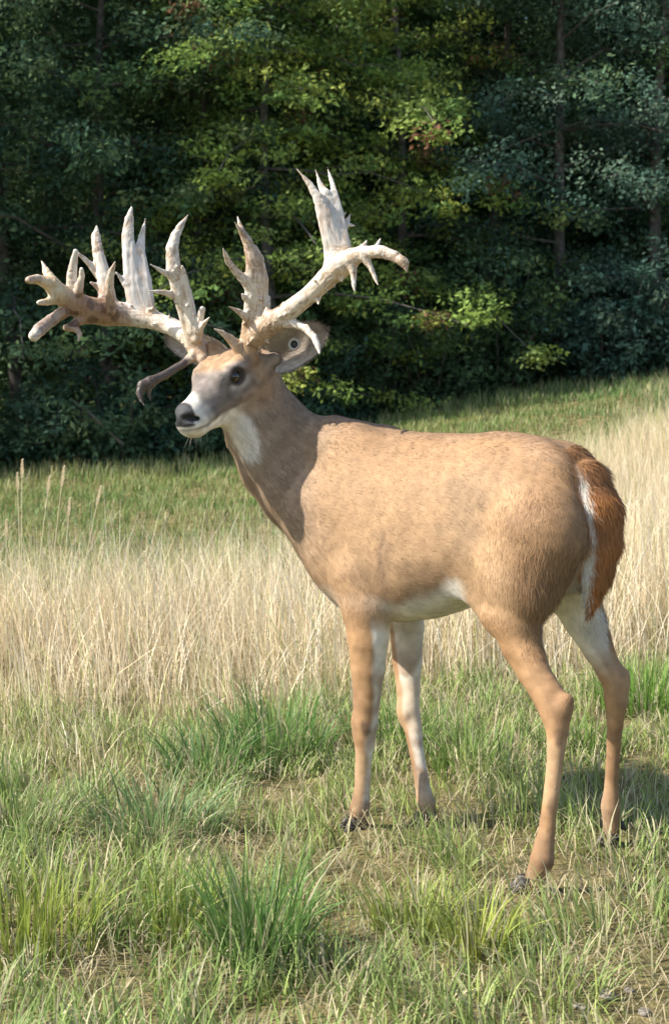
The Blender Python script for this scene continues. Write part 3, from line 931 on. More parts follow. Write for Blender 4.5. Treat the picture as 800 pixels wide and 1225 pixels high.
# ---- coat colours (linear albedo)
TAN = np.array([.340, .213, .115]); WHITE = np.array([.70, .65, .56]); GREY = np.array([.185, .155, .132])
RUFOUS = np.array([.40, .17, .055]); ORANGE = np.array([.37, .205, .095]); DARK = np.array([.10, .065, .045])
NECKC = np.array([.285, .20, .132]); BLACK = np.array([.014, .013, .014])
col = np.tile(TAN, (len(bv), 1))
def blend(c, m):
    global col
    m = np.clip(m, 0, 1)[:, None]
    col = col * (1 - m) + np.asarray(c) * m
n1 = noise_at(bv, 6.0, 1.7); n2 = noise_at(bv, 18.0, 5.0); n3 = noise_at(bv, 60.0, 9.0)
ts_, tt_, _, tzz, _, _ = torso.local(bv[:, 0], bv[:, 1], bv[:, 2])
rel = (bv - BASE)
toff = rel @ NS
wT, wN, wH, wF, wHi, wTa = (gw(g) for g in GR)
zc = bv[:, 2]
# saddle darker and redder, lower flank and haunch paler
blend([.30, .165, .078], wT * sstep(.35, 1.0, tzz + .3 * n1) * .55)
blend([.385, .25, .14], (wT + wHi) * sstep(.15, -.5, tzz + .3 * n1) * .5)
blend([.22, .14, .08], wT * sstep(.25, .55, n1 + .5 * n2) * .4)
# brown haunch edge behind the thigh
blend([.24, .135, .065], np.maximum(wT, wHi) * sstep(.13, .03, ts_ + .02 * n2) * sstep(.50, .62, zc) * sstep(.93, .85, zc) * (toff > 0) * .7)
# darker greyish patch on the flank; crease shade behind the elbow put into the colour
fp = PM(548, 598, .15); fd_ = np.linalg.norm((bv - fp) * np.array([1, 1, .6]), axis=1)
blend([.23, .16, .10], wT * sstep(.095, .02, fd_ + .04 * n2) * .45)
fp = PM(458, 672, .15); fd_ = np.linalg.norm((bv - fp) * np.array([2.2, 2.2, .55]), axis=1)
blend([.21, .135, .085], wT * sstep(.06, .01, fd_ + .012 * n2) * .6)
# neck and shoulder
blend(NECKC, wN * .9)
blend([.36, .25, .165], wT * sstep(.58, .72, ts_ + .03 * n1) * .6)
# belly, chest line
blend(WHITE, np.maximum(wT, wHi * .9) * sstep(-.62, -.80, tzz + .10 * n2) * sstep(.72, .66, ts_) * np.where(toff > .04, sstep(.21, .26, ts_), sstep(.0, .1, ts_)))
blend([.235, .145, .085], wT * sstep(-.25, -.6, tzz + .2 * n2) * sstep(.75, .3, np.abs(tzz + .5) * 2) * sstep(.2, .3, ts_) * .55)  # shade along the lower flank above the belly, painted into the coat
blend([.25, .16, .095], wT * sstep(.86, .97, tzz + .08 * n2) * .6)
# legs
legm = np.clip(wF + wHi, 0, 1) * sstep(.62, .5, zc)
blend(ORANGE, legm * .65)
nfx = (rel @ AX)
def leg_rel(rows, off_col=2):
    pts = np.array([PM(r[0], r[1], r[2]) for r in rows]); order = np.argsort(pts[:, 2])
    return (np.interp(zc, pts[order, 2], ((pts - BASE) @ AX)[order]), np.interp(zc, pts[order, 2], ((pts - BASE) @ NS)[order]))
for rows, fore, near in ((near_fore, 1, 1), (far_fore, 1, 0), (near_hind, 0, 1), (far_hind, 0, 0)):
    cs, co = leg_rel(rows)
    mine = sstep(.085, .06, np.hypot(nfx - cs, toff - co)) * (wF if fore else wHi)
    back = (nfx - cs) * -1; inner = (toff - co) * (-1 if near else 1)
    if fore:
        blend(WHITE, mine * sstep(.006, .020, back + (.3 if near else .6) * inner + .008 * n2 + .004 * n1 - (.014 * sstep(.2, .3, zc) if near else 0)) * sstep(.53, .47, zc) * (.9 if near else .75))
        blend([.22, .13, .075], mine * sstep(.05, .0, np.abs(zc - .285)) * sstep(.1, .4, n2 + .3 * n1) * .55)
        blend([.26, .155, .085], mine * sstep(-.012, .0, -back - .012) * sstep(.40, .33, zc + .05 * n1) * .5)
    else:
        blend(WHITE, mine * sstep(.0, .02, inner) * sstep(.38, .48, zc) * sstep(.68, .60, zc) * .85)
        blend([.27, .155, .08], mine * sstep(.006, .016, back) * sstep(.50, .42, zc) * .6)
        blend(DARK, mine * sstep(.03, .0, np.abs(zc - .335 + .02 * (1 - near))) * sstep(.0, .012, inner + .010 * n2) * sstep(-.3, .3, n2) * .8)
        blend([.24, .13, .06], mine * near * sstep(.045, .01, np.abs(zc - .49)) * sstep(.0, .02, -inner) * sstep(-.01, .02, -back) * .55)
    blend(DARK, mine * sstep(.085, .06, zc + .02 * n2) * sstep(.0, .012, back) * .85)
    blend([.30, .22, .15], mine * sstep(.16, .06, zc) * (.35 + .5 * n2))
    blend([.22, .125, .065], mine * sstep(.46, .36, zc) * sstep(-.05, .3, n1 + .7 * n2) * .65)
    blend([.20, .12, .07], mine * sstep(.30, .1, zc) * sstep(-.1, .3, n3 + .5 * n2) * .45)
    blend([.47, .32, .19], mine * sstep(.45, .38, zc) * sstep(.0, .35, -n1 - .4 * n2) * .45)
for q, rr in (((657, 966, .18), .010), ((668, 884, .16), .009), ((654, 1000, .185), .007), ((437, 872, .115), .012), ((489, 858, -.04), .010)):
    dq = np.linalg.norm((bv - PM(*q)) * np.array([1, 1, .55]), axis=1)
    blend([.12, .075, .05], sstep(rr * 1.5, rr * .3, dq + .006 * n3) * .75)
# white rump under and beside the tail
rear = sstep(.07, .02, ts_) * np.maximum(wT, wHi) * (1 - wTa) * sstep(.46, .52, zc)
blend(WHITE, rear * sstep(.75, .66, zc) * sstep(.42, .48, zc) * sstep(.075, .055, np.abs(toff) + .012 * n2))
blend(WHITE, np.maximum(wHi, wT) * sstep(.03, -.01, toff) * (toff > -.12) * sstep(.2, .1, ts_) * sstep(.45, .52, zc) * sstep(.70, .62, zc))
# tail: rufous above, white fringe and underside
tl = np.array(tail_pts); o_ = np.argsort(tl[:, 2])
ts_c = np.interp(zc, tl[o_, 2], ((tl - BASE) @ AX)[o_]); tr_c = np.interp(zc, tl[o_, 2], np.array([t[2] for t in tail_row])[o_])
tc_ = np.stack([np.interp(zc, tl[o_, 2], tl[o_, i]) for i in (0, 1)], axis=1)
tdv = bv[:, :2] - tc_
tlat = tdv @ TS[:2]
edge = np.abs(tlat) / np.maximum(tr_c, .01)
under = -(tdv @ TN[:2])
on_tail = sstep(1.30, 1.08, edge) * sstep(.05, .02, ts_)
blend([.30, .155, .07], sstep(.3, .6, wTa) * on_tail)
blend(RUFOUS, sstep(.3, .6, wTa) * on_tail * sstep(.90, .80, zc + .03 * n2))
blend([.23, .10, .04], wTa * on_tail * sstep(.3, .5, n2 + .2) * .5)
blend(WHITE * 1.05, sstep(.45, .75, wTa) * on_tail * np.maximum(sstep(.40, .58, edge + .12 * n3) * (tlat > 0), sstep(.004, .012, under)) * sstep(.90, .83, zc))
# face
hr = bv - HO
hx, hy, hz = hr @ HF, hr @ HL, hr @ HU
face = wH
hN = n2 * .012
blend([.34, .22, .13], face)
blend([.25, .195, .15], face * sstep(.055, .07, np.abs(hy)) * sstep(.06, .04, hx))
blend(GREY, face * sstep(.05, .10, hx + 1.5 * hN) * sstep(.02, -.01, hz + .8 * hN) * sstep(-.125, -.10, hz) )
blend([.33, .21, .115], face * sstep(-.020, .0, hz + .3 * np.abs(hy) + 1.2 * hN - .02 * sstep(.1, .17, hx)) * sstep(.175, .13, hx) * sstep(.075, .055, np.abs(hy)))   # crown
blend([.35, .235, .15], face * sstep(-.06, -.095, hz + hN) * sstep(.17, .1, hx) * .8)
blend(WHITE * .95, face * sstep(.208, .240, hx + 2.0 * hN - .10 * (hz + .05)) * .85)
blend([.16, .13, .115], face * sstep(.155, .175, hx + hN) * sstep(.21, .19, hx) * sstep(-.065, -.05, hz) * .55)
blend(WHITE, face * sstep(-.095, -.105, hz + .5 * hN) * sstep(.10, .16, hx))
dist_eye = np.sqrt((hx - .125) ** 2 + (np.abs(hy) - .058) ** 2 + (hz + .028) ** 2)
blend([.42, .37, .32], face * sstep(.042, .026, dist_eye + .5 * hN) * sstep(-.002, -.02, hz + .028) * .9)
blend([.36, .31, .27], face * sstep(.040, .028, dist_eye + .5 * hN) * sstep(.0, .015, hz + .028) * .6)
blend([.05, .04, .035], face * sstep(.027, .021, dist_eye + .15 * hN))
nose = face * sstep(.253, .259, hx + .35 * hN + .15 * (hz + .06) - .35 * np.maximum(np.abs(hy) - .020, 0)) * sstep(-.077, -.072, hz + .2 * np.abs(hy))
blend([.026, .025, .026], nose)
def seg_d(a, b_):
    a, b_ = np.array(a), np.array(b_); q = np.stack([hx, np.abs(hy), hz], 1) - a; ab = b_ - a
    t = np.clip(q @ ab / (ab @ ab), 0, 1)
    return np.linalg.norm(q - t[:, None] * ab, axis=1)
nostril = np.minimum(seg_d((.279, .012, -.053), (.272, .022, -.058)), seg_d((.272, .022, -.058), (.258, .030, -.070)))
blend(WHITE * .9, face * sstep(.013, .010, seg_d((.262, .026, -.080), (.245, .034, -.080))))
blend([.004, .004, .004], face * sstep(.009, .0055, nostril))
blend([.07, .055, .05], face * sstep(.008, .004, seg_d((.150, .052, -.036), (.166, .044, -.048))) * .8)
mouth = face * sstep(.005, .002, np.abs(hz + .089 + .20 * (.27 - hx))) * sstep(.225, .24, hx)
blend([.16, .13, .11], mouth * .6)
# throat patch and under-jaw
thr = P(284, 525, 3.33)
td = np.sqrt(((bv - thr) ** 2 * np.array([1, .8, 1])).sum(1)) + .02 * n2
blend(WHITE * 1.15, np.maximum(wN, wH) * sstep(.072, .058, td) * sstep(-.085, -.105, np.where(hx > .02, hz, -.2)))
blend([.40, .30, .2], wN * sstep(.13, .08, td) * .3)
col = np.clip(col * (1 + .12 * n2 + (.16 + .3 * wH) * n3)[:, None], .004, .9)
gloss = nose

coat_mat = attr_mat('deer_coat', .72, bump=.15, bump_scale=260, spec=.2, var=.12, var_scale=45)
nose_mat = attr_mat('deer_nose', .5, bump=.6, bump_scale=500, spec=.5)
deer = empty('deer', tuple(BASE + AX * .35))
tag(deer, 'tan buck deer with huge pale many-pointed antlers standing in the meadow', 'deer')
dloc = np.array(deer.location)
body_me = mesh_np('body', bv - dloc, [bq], True, coat_mat, col)
body_me.materials.append(nose_mat)
pm = (nose[bq].mean(1) > .6).astype(np.int32)
body_me.polygons.foreach_set('material_index', pm)
link(bpy.data.objects.new('body', body_me), deer)

# ---- fur: short strands lying along the coat
def strands(nm, v, q, nn, fl, cc, length, width, count, mat, lift, mask, jit=.25):
    ar = np.linalg.norm(np.cross(v[q[:, 2]] - v[q[:, 0]], v[q[:, 3]] - v[q[:, 1]]), axis=1) * mask[q].mean(1)
    f = rng.choice(len(q), count, p=ar / ar.sum())
    u, w = rng.random(count)[:, None], rng.random(count)[:, None]
    def it(a):
        a = a if a.ndim > 1 else a[:, None]
        return (a[q[f, 0]] * (1 - u) + a[q[f, 1]] * u) * (1 - w) + (a[q[f, 3]] * (1 - u) + a[q[f, 2]] * u) * w
    p, n, d, c = it(v), it(nn), it(fl), it(cc)
    L = it(length) * rng.uniform(.6, 1.3, (count, 1)); lf = it(lift) * rng.uniform(.5, 1.6, (count, 1))
    W = it(width) * rng.uniform(.7, 1.2, (count, 1))
    n /= np.linalg.norm(n, axis=1, keepdims=True)
    d = d + rng.normal(0, jit, d.shape); d -= n * np.sum(d * n, axis=1, keepdims=True)
    d /= np.maximum(np.linalg.norm(d, axis=1, keepdims=True), 1e-6)
    side = np.cross(n, d)
    p = p - n * .001
    mid = p + (d + n * lf * 1.25) * L * .5
    tip = p + (d + n * lf) * L - UP * L * .04
    c = np.clip(c * rng.uniform(.74, 1.26, (count, 1)), .004, .92)
    vv = np.stack([p - side * W * .5, p + side * W * .5, mid + side * W * .42, mid - side * W * .42, tip], axis=1).reshape(-1, 3)
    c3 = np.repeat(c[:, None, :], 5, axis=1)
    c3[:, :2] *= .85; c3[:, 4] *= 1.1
    b = np.arange(count, dtype=np.int32)[:, None] * 5
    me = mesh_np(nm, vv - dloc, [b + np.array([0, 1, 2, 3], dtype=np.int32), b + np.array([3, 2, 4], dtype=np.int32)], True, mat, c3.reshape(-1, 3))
    return tag(link(bpy.data.objects.new(nm, me), deer), kind='stuff')
fur_mat = attr_mat('deer_fur', .6, trans=.12, spec=.25)
legw = np.clip(wF + wHi, 0, 1) * sstep(.64, .42, zc)
flen = .0130 + .005 * wN - .005 * wH - .0050 * legw + .014 * wTa + .016 * rear * sstep(.75, .66, zc)
flen = np.where(hx > .2, np.where(wH > .4, .0065, flen), flen)
flift = .13 + .06 * wTa + .03 * wN + .12 * rear * sstep(.75, .66, zc) - .045 * legw
fwid = .0010 + .0003 * wTa - .0003 * wH
fmask = (1 - sstep(.3, .6, nose)) * (1 - sstep(.02, .016, dist_eye) * wH) * (1 + 1.2 * wTa + 1.6 * wH + 1.3 * legw)
if FUR:
    strands('fur', bv, bq, bn, flow, col, flen, fwid, FUR, fur_mat, flift, fmask)

# ---- eyes
def uv_ball(name, c, r, mat, parent, seg=20, ring=12, scale=(1, 1, 1)):
    vs_, fs = [], []
    for i in range(ring + 1):
        th = math.pi * i / ring
        for j in range(seg):
            ph = 2 * math.pi * j / seg
            vs_.append((r * math.sin(th) * math.cos(ph) * scale[0], r * math.sin(th) * math.sin(ph) * scale[1], r * math.cos(th) * scale[2]))
    for i in range(ring):
        for j in range(seg):
            fs.append((i * seg + j, (i + 1) * seg + j, (i + 1) * seg + (j + 1) % seg, i * seg + (j + 1) % seg))
    me = mesh_np(name, np.array(vs_), [np.array(fs)], True, mat)
    o = bpy.data.objects.new(name, me); o.location = c
    return link(o, parent)
eye_mat = plain_mat('deer_eye', (.006, .004, .003), .05, .5, .6)
for sg in (1, -1):
    uv_ball('eye', H(.128, sg * .0505, -.028) - dloc, .0182, eye_mat, deer)

# ---- ears: cupped leaves
def ear(base, tip, face_dir, width, cup, tagged):
    base, tip = np.asarray(base), np.asarray(tip)
    ax = tip - base; Ln = np.linalg.norm(ax); ax = ax / Ln
    fd = norm(face_dir - (face_dir @ ax) * ax); sd = np.cross(ax, fd)
    nu, nv = 26, 18
    front, back = [], []
    for i in range(nu + 1):
        t = i / nu
        w = width * (math.sin(math.pi * min(1, .16 + .84 * t) ** .85) ** .72) * (1 if t < .98 else .5)
        if t > .5: w = width * max(0.02, (1 - ((t - .5) / .5) ** 2.1)) ** .62 * (math.sin(math.pi * (.16 + .84 * .5) ** .85) ** .72)
        for j in range(nv + 1):
            a = (j / nv * 2 - 1)
            curl = cup * (1.15 - .7 * t)
            ang = a * curl
            rr = w / max(math.sin(curl), .2) if curl < math.pi / 2 else w
            x = rr * math.sin(ang); y = rr * (1 - math.cos(ang)) - .012 * math.sin(math.pi * t)
            p = base + ax * (t * Ln) + sd * x + fd * (y - .02 * t * t)
            front.append(p)
            nrm = norm(-(sd * math.sin(ang)) + fd * math.cos(ang))
            th = .0045 * (1 - .75 * abs(a) ** 3) * (1 - .6 * t ** 3)
            back.append(p - nrm * th)
    F, Bk = np.array(front), np.array(back)
    n = len(F); v = np.concatenate([F, Bk]); fs = []
    W = nv + 1
    for i in range(nu):
        for j in range(nv):
            a0 = i * W + j
            fs.append((a0, a0 + 1, a0 + W + 1, a0 + W)); fs.append((n + a0, n + a0 + W, n + a0 + W + 1, n + a0 + 1))
        fs.append((i * W, (i + 1) * W, n + (i + 1) * W, n + i * W)); fs.append((i * W + nv, n + i * W + nv, n + (i + 1) * W + nv, (i + 1) * W + nv))
    for j in range(nv):
        fs.append((nu * W + j, nu * W + j + 1, n + nu * W + j + 1, n + nu * W + j))
    a = np.tile(np.abs(np.linspace(-1, 1, W)), nu + 1); t = np.repeat(np.linspace(0, 1, nu + 1), W)
    nz_ = noise_at(F, 40, 2.0)
    inner = np.tile([.43, .36, .30], (n, 1))
    m = (sstep(.45, .8, a + .1 * nz_) * sstep(.95, .7, t))[:, None] * .75
    inner = inner * (1 - m) + np.array([.55, .49, .42]) * m
    m = (sstep(.35, .15, a) * sstep(.45, .1, t))[:, None] * .6
    inner = inner * (1 - m) + np.array([.26, .17, .13]) * m
    m = np.maximum(sstep(.90, .97, a), sstep(.93, .98, t))[:, None] * .8
    inner = inner * (1 - m) + np.array([.12, .09, .07]) * m
    outer = np.tile([.19, .145, .115], (n, 1))
    fs = np.array(fs)
    cc = np.concatenate([inner, outer])
    me = mesh_np('ear', v - dloc, [fs], True, coat_mat, cc)
    o = link(bpy.data.objects.new('ear', me), deer)
    # hair on both faces
    nn = np.zeros_like(v)
    for j in range(n):
        pass
    nn = vert_normals(v, fs)
    return o, v, fs, nn, cc, ax
ear_sets = []
eL = ear(H(.012, .078, -.04), P(384, 395, 3.33), norm([-.25, -.95, .05]), .050, .85, True)
eR = ear(H(.012, -.078, -.04), P(197, 404, 3.56), norm([-.55, -.80, .1]), .038, .9, False)
for e in (eL, eR):
    o, v, fs, nn, cc, axx = e
    if FUR:
        fo = strands('ear_fur', v, fs, nn, np.tile(axx, (len(v), 1)), cc, np.full(len(v), .014), np.full(len(v), .0008), 6000, fur_mat, np.full(len(v), .25), np.ones(len(v)), .3)
# white ring tag with a dark centre in the near ear
ring_c = P(352, 412, 3.335)
ring_n = norm([-.35, -.93, .08])
e1 = norm(np.cross(ring_n, UP)); e2 = np.cross(ring_n, e1)
rv, rf = [], []
for i in range(28):
    a = 2 * math.pi * i / 28
    for j in range(8):
        b = 2 * math.pi * j / 8
        r = .0118 + .0034 * math.cos(b)
        rv.append(ring_c + (e1 * math.cos(a) + e2 * math.sin(a)) * r + ring_n * .0035 * math.sin(b))
        rf.append((i * 8 + j, ((i + 1) % 28) * 8 + j, ((i + 1) % 28) * 8 + (j + 1) % 8, i * 8 + (j + 1) % 8))
tag_o = link(bpy.data.objects.new('ear_tag', mesh_np('ear_tag', np.array(rv) - dloc, [np.array(rf)], True, plain_mat('tag_plastic', (.34, .31, .26), .6))), deer)
dv = [ring_c - ring_n * .0005] + [ring_c - ring_n * .001 + (e1 * math.cos(2 * math.pi * i / 20) + e2 * math.sin(2 * math.pi * i / 20)) * .0095 for i in range(20)]
stud = mesh_np('tag_stud', np.array(dv + [p - ring_n * .006 for p in dv[1:]]) - dloc,
               [np.array([(0, 1 + i, 1 + (i + 1) % 20) for i in range(20)]), np.array([(1 + i, 21 + i, 21 + (i + 1) % 20, 1 + (i + 1) % 20) for i in range(20)])], False, plain_mat('tag_dark', (.02, .018, .016), .6))
so = bpy.data.objects.new('tag_stud', stud); link(so, tag_o)

# ---- antlers
def tr(rows, d0, d1, kf=.7, k=.006, flat=None):
    """polyline of (px, py, radius px) whose distance runs from d0 to d1"""
    n = len(rows); out = []
    ds = np.linspace(d0, d1, n) if not isinstance(d0, (list, tuple)) else d0
    pts = [P(r[0], r[1], ds[i]) for i, r in enumerate(rows)]
    rad = [r[2] * (.93 if r[2] > 2 else .75) / FPX * ds[i] for i, r in enumerate(rows)]
    view = norm([pts[0][0], pts[0][1], 0]) if flat is None else norm(flat)
    return chain(pts, rad, (view, kf) if kf != 1 else None, k, 'antler')
RA = []
beamD = [3.425, 3.445, 3.465, 3.50, 3.52, 3.53, 3.52, 3.50, 3.47, 3.45, 3.44]
RA += tr([(242, 430, 9), (236, 416, 12), (225, 402, 12), (206, 391, 11), (182, 382, 12), (156, 377, 14), (130, 374, 17), (106, 371, 17), (86, 361, 14), (70, 350, 13), (60, 340, 9)], beamD, None, .8)
RA += tr([(62, 340, 9), (45, 334, 6), (35, 335, 5)], 3.44, 3.40, 1)
RA += tr([(64, 340, 9), (56, 325, 5), (50, 312, 1.2)], 3.44, 3.47, .8)
RA += tr([(70, 356, 8), (57, 361, 4.5), (47, 362, 3.2)], 3.45, 3.42, 1)
RA += tr([(82, 370, 8), (62, 383, 7.5), (48, 394, 8.5), (41, 402, 7)], 3.47, 3.38, .9)
RA += tr([(90, 355, 11), (86, 330, 6.5), (89, 312, 5), (91, 301, 3.5)], 3.47, 3.46, .7)
RA += tr([(94, 350, 6), (98, 330, 3.6), (98, 322, 2.6)], 3.46, 3.44, 1)
RA += tr([(130, 368, 13), (126, 335, 9.5), (117, 300, 7), (115, 283, 6), (116, 269, 1.2)], 3.52, 3.58, .6)
RA += tr([(121, 332, 6), (107, 315, 4), (95, 304, 2.4)], 3.55, 3.53, .7)
RA += tr([(120, 345, 5), (109, 338, 2)], 3.54, 3.52, 1)
RA += tr([(133, 372, 6.5), (131, 342, 5.5), (133, 326, 4.5), (138, 313, 1.2)], 3.48, 3.43, 1)
RA += tr([(168, 377, 14), (160, 340, 12.5), (155, 305, 9), (153, 283, 8), (155, 262, 6), (158, 246, 1.2)], 3.52, 3.57, .38, .007)
RA += tr([(178, 378, 10), (172, 335, 10), (167, 302, 7.5), (170, 282, 4.2), (174, 262, 1.2)], 3.52, 3.58, .38, .007)
RA += tr([(164, 345, 9), (150, 338, 4.5), (139, 326, 1.5)], 3.54, 3.52, .7)
RA += tr([(182, 372, 4), (184, 366, 1.5)], 3.51, 3.50, 1)
RA += tr([(80, 392, 4.5), (92, 394, 4.2), (96, 399, 3.2), (94, 408, 1.5)], 3.47, 3.45, 1)
RA += tr([(100, 380, 8), (84, 391, 4)], 3.49, 3.47, 1)
RA += tr([(236, 418, 12), (227, 388, 10.5), (216, 352, 10), (208, 322, 9.5), (206, 298, 8), (210, 282, 6), (217, 269, 4), (225, 257, 1.2)], [3.44, 3.43, 3.41, 3.40, 3.40, 3.41, 3.42, 3.43], None, .7)
RA += tr([(232, 395, 8), (224, 350, 6), (219, 325, 4), (218, 318, 2)], 3.42, 3.385, 1)
RA += tr([(209, 332, 5.5), (195, 325, 3.3), (180, 316, 1.1)], 3.40, 3.37, .8)
RA += tr([(212, 354, 5.5), (196, 350, 3.8), (178, 348, 1.1)], 3.41, 3.37, .8)
RA += tr([(236, 405, 7), (239, 385, 5), (242, 370, 4.2)], 3.42, 3.40, 1)
RA += tr([(238, 396, 4.5), (244, 387, 3), (251, 379, 1.0)], 3.41, 3.38, 1)
RA += tr([(234, 424, 7), (218, 436, 4.8), (198, 448, 5.4), (180, 457, 6.2)], 3.43, 3.36, .9)
RA += tr([(180, 457, 7.5), (171, 461, 7), (167, 470, 4.5), (169, 479, 2.2), (173, 485, 1)], 3.36, 3.33, .9)
RA += tr([(178, 460, 5), (178, 472, 2.5), (181, 480, 1)], 3.355, 3.35, 1)
LA = []
LA += tr([(296, 418, 12), (306, 402, 14), (328, 384, 14), (350, 369, 12), (372, 351, 11.5), (390, 334, 13), (406, 318, 15), (421, 308, 12), (437, 302, 8), (456, 301, 8), (472, 307, 7), (484, 315, 5.5)],
         [3.38, 3.36, 3.33, 3.30, 3.27, 3.24, 3.21, 3.19, 3.17, 3.15, 3.14, 3.13], None, .8)
LA += tr([(482, 313, 5), (487, 326, 1.2)], 3.13, 3.125, 1)
LA += tr([(480, 311, 5), (487, 314, 2.0)], 3.13, 3.125, 1)
LA += tr([(404, 318, 14), (396, 288, 11), (388, 258, 10), (380, 236, 6.5), (370, 220, 4), (354, 201, .8)], 3.22, 3.24, .38, .014)
LA += tr([(405, 312, 13), (401, 285, 11), (396, 255, 8), (389, 233, 6), (382, 218, 3.2), (376, 198, .8)], 3.22, 3.27, .38, .014)
LA += tr([(412, 308, 12), (409, 280, 7), (406, 255, 5.5), (400, 230, 4.2), (396, 215, 2.8), (391, 198, .8)], 3.22, 3.28, .38, .014)
LA += tr([(408, 275, 5), (416, 269, 3), (425, 270, 1)], 3.25, 3.25, 1)
LA += tr([(411, 270, 5), (416, 263, 3), (419, 256, 1)], 3.26, 3.26, 1)
LA += tr([(406, 262, 4), (414, 254, 1.2)], 3.265, 3.265, 1)
LA += tr([(430, 302, 6), (434, 295, 4), (439, 287, 1)], 3.18, 3.20, 1)
LA += tr([(447, 301, 5), (451, 294, 3), (455, 285, 1)], 3.16, 3.18, 1)
LA += tr([(420, 313, 8), (423, 330, 3.6), (423, 340, 3), (424, 349, 1.5)], 3.19, 3.17, 1)
LA += tr([(436, 308, 6), (444, 322, 3.5), (448, 332, 2.6), (452, 341, 1)], 3.17, 3.15, 1)
LA += tr([(408, 330, 5), (409, 337, 1.3)], 3.21, 3.20, 1)
LA += tr([(380, 358, 4), (381, 364, 1.3)], 3.26, 3.25, 1)
LA += tr([(297, 418, 13), (301, 390, 12), (303, 358, 11), (303, 330, 10), (302, 310, 8.5), (296, 290, 6), (289, 275, 4), (284, 259, 1.2)], [3.38, 3.36, 3.34, 3.325, 3.32, 3.32, 3.32, 3.33], None, .65)
LA += tr([(310, 395, 11), (314, 360, 8), (315, 335, 7), (311, 310, 5), (304, 296, 4)], 3.35, 3.33, .7)
LA += tr([(296, 288, 5), (288, 276, 3), (281, 266, 1.2)], 3.32, 3.30, 1)
LA += tr([(298, 340, 8), (284, 327, 5), (273, 313, 4), (270, 305, 3), (267, 297, 1.2)], 3.33, 3.28, .85)
LA += tr([(298, 382, 6), (286, 373, 3.5), (273, 366, 1.0)], 3.35, 3.31, 1)
LA += tr([(318, 378, 5), (321, 365, 3), (323, 355, 1.0)], 3.33, 3.34, 1)
LA += tr([(293, 356, 4), (290, 352, 2)], 3.33, 3.32, 1)
LA += tr([(290, 420, 10), (276, 406, 5.5), (266, 398, 3.5), (256, 393, 1.1)], 3.37, 3.33, .9)
LA += tr([(334, 386, 8), (352, 387, 5.5), (366, 393, 5), (376, 404, 4.5), (380, 414, 3.5), (382, 423, 1.6)], 3.32, 3.24, .9)

def beads(rows, dist, count, rmax, spread):
    out = []
    for _ in range(count):
        i = random.randrange(len(rows) - 1); t = random.random()
        x = rows[i][0] * (1 - t) + rows[i + 1][0] * t; y = rows[i][1] * (1 - t) + rows[i + 1][1] * t; r = rows[i][2] * (1 - t) + rows[i + 1][2] * t
        d = dist[i] * (1 - t) + dist[i + 1] * t; a = random.uniform(0, 6.28); q = random.uniform(1.5, rmax); e = random.uniform(.85, .85 + spread)
        out += tr([(x + math.cos(a) * r * .6, y + math.sin(a) * r * .6, q * 1.2), (x + math.cos(a) * r * e, y + math.sin(a) * r * e, q * .45)], d, d - (.02 if math.sin(a * 3) > 0 else 0), 1, .004)
    return out
RA += beads([(242, 430, 10), (236, 416, 12), (225, 402, 12)], [3.425, 3.445, 3.465], 22, 3.4, .4)
RA += beads([(206, 391, 11), (182, 382, 12), (156, 377, 14), (130, 374, 17), (106, 371, 17), (86, 361, 14)], [3.50, 3.52, 3.53, 3.52, 3.50, 3.47], 22, 3.2, .35)
RA += beads([(236, 418, 12), (227, 388, 10.5), (216, 352, 10), (208, 322, 9.5)], [3.44, 3.43, 3.41, 3.40], 14, 2.6, .35)
LA += beads([(296, 420, 12), (301, 408, 14), (312, 398, 14)], [3.38, 3.37, 3.35], 26, 3.6, .4)
LA += beads([(328, 384, 14), (350, 369, 12), (372, 351, 11.5), (390, 334, 13)], [3.33, 3.30, 3.27, 3.24], 16, 2.8, .35)
LA += beads([(301, 390, 12), (303, 358, 11), (303, 330, 10)], [3.36, 3.34, 3.325], 14, 2.8, .35)
am, ant, ab = new_mat('antler_bone')
at = ant.nodes.new('ShaderNodeAttribute'); at.attribute_name = 'coat'
tcx = ant.nodes.new('ShaderNodeTexCoord')
mp = ant.nodes.new('ShaderNodeMapping'); mp.inputs['Scale'].default_value = (1, 1, .22)
nzt = ant.nodes.new('ShaderNodeTexNoise'); nzt.inputs['Scale'].default_value = 90; nzt.inputs['Detail'].default_value = 6
ant.links.new(tcx.outputs['Object'], mp.inputs['Vector']); ant.links.new(mp.outputs[0], nzt.inputs['Vector'])
rmp = ant.nodes.new('ShaderNodeValToRGB')
rmp.color_ramp.elements[0].position = .34; rmp.color_ramp.elements[0].color = (.80, .70, .62, 1)
rmp.color_ramp.elements[1].position = .50; rmp.color_ramp.elements[1].color = (1, 1, 1, 1)
ant.links.new(nzt.outputs['Fac'], rmp.inputs['Fac'])
mul = ant.nodes.new('ShaderNodeMix'); mul.data_type = 'RGBA'; mul.blend_type = 'MULTIPLY'; mul.inputs['Factor'].default_value = 1
ant.links.new(at.outputs['Color'], mul.inputs['A']); ant.links.new(rmp.outputs[0], mul.inputs['B'])
ant.links.new(mul.outputs['Result'], ab.inputs['Base Color'])
bmp = ant.nodes.new('ShaderNodeBump'); bmp.inputs['Strength'].default_value = .35; bmp.inputs['Distance'].default_value = .004
ant.links.new(nzt.outputs['Fac'], bmp.inputs['Height']); ant.links.new(bmp.outputs[0], ab.inputs['Normal'])
ab.inputs['Roughness'].default_value = .45
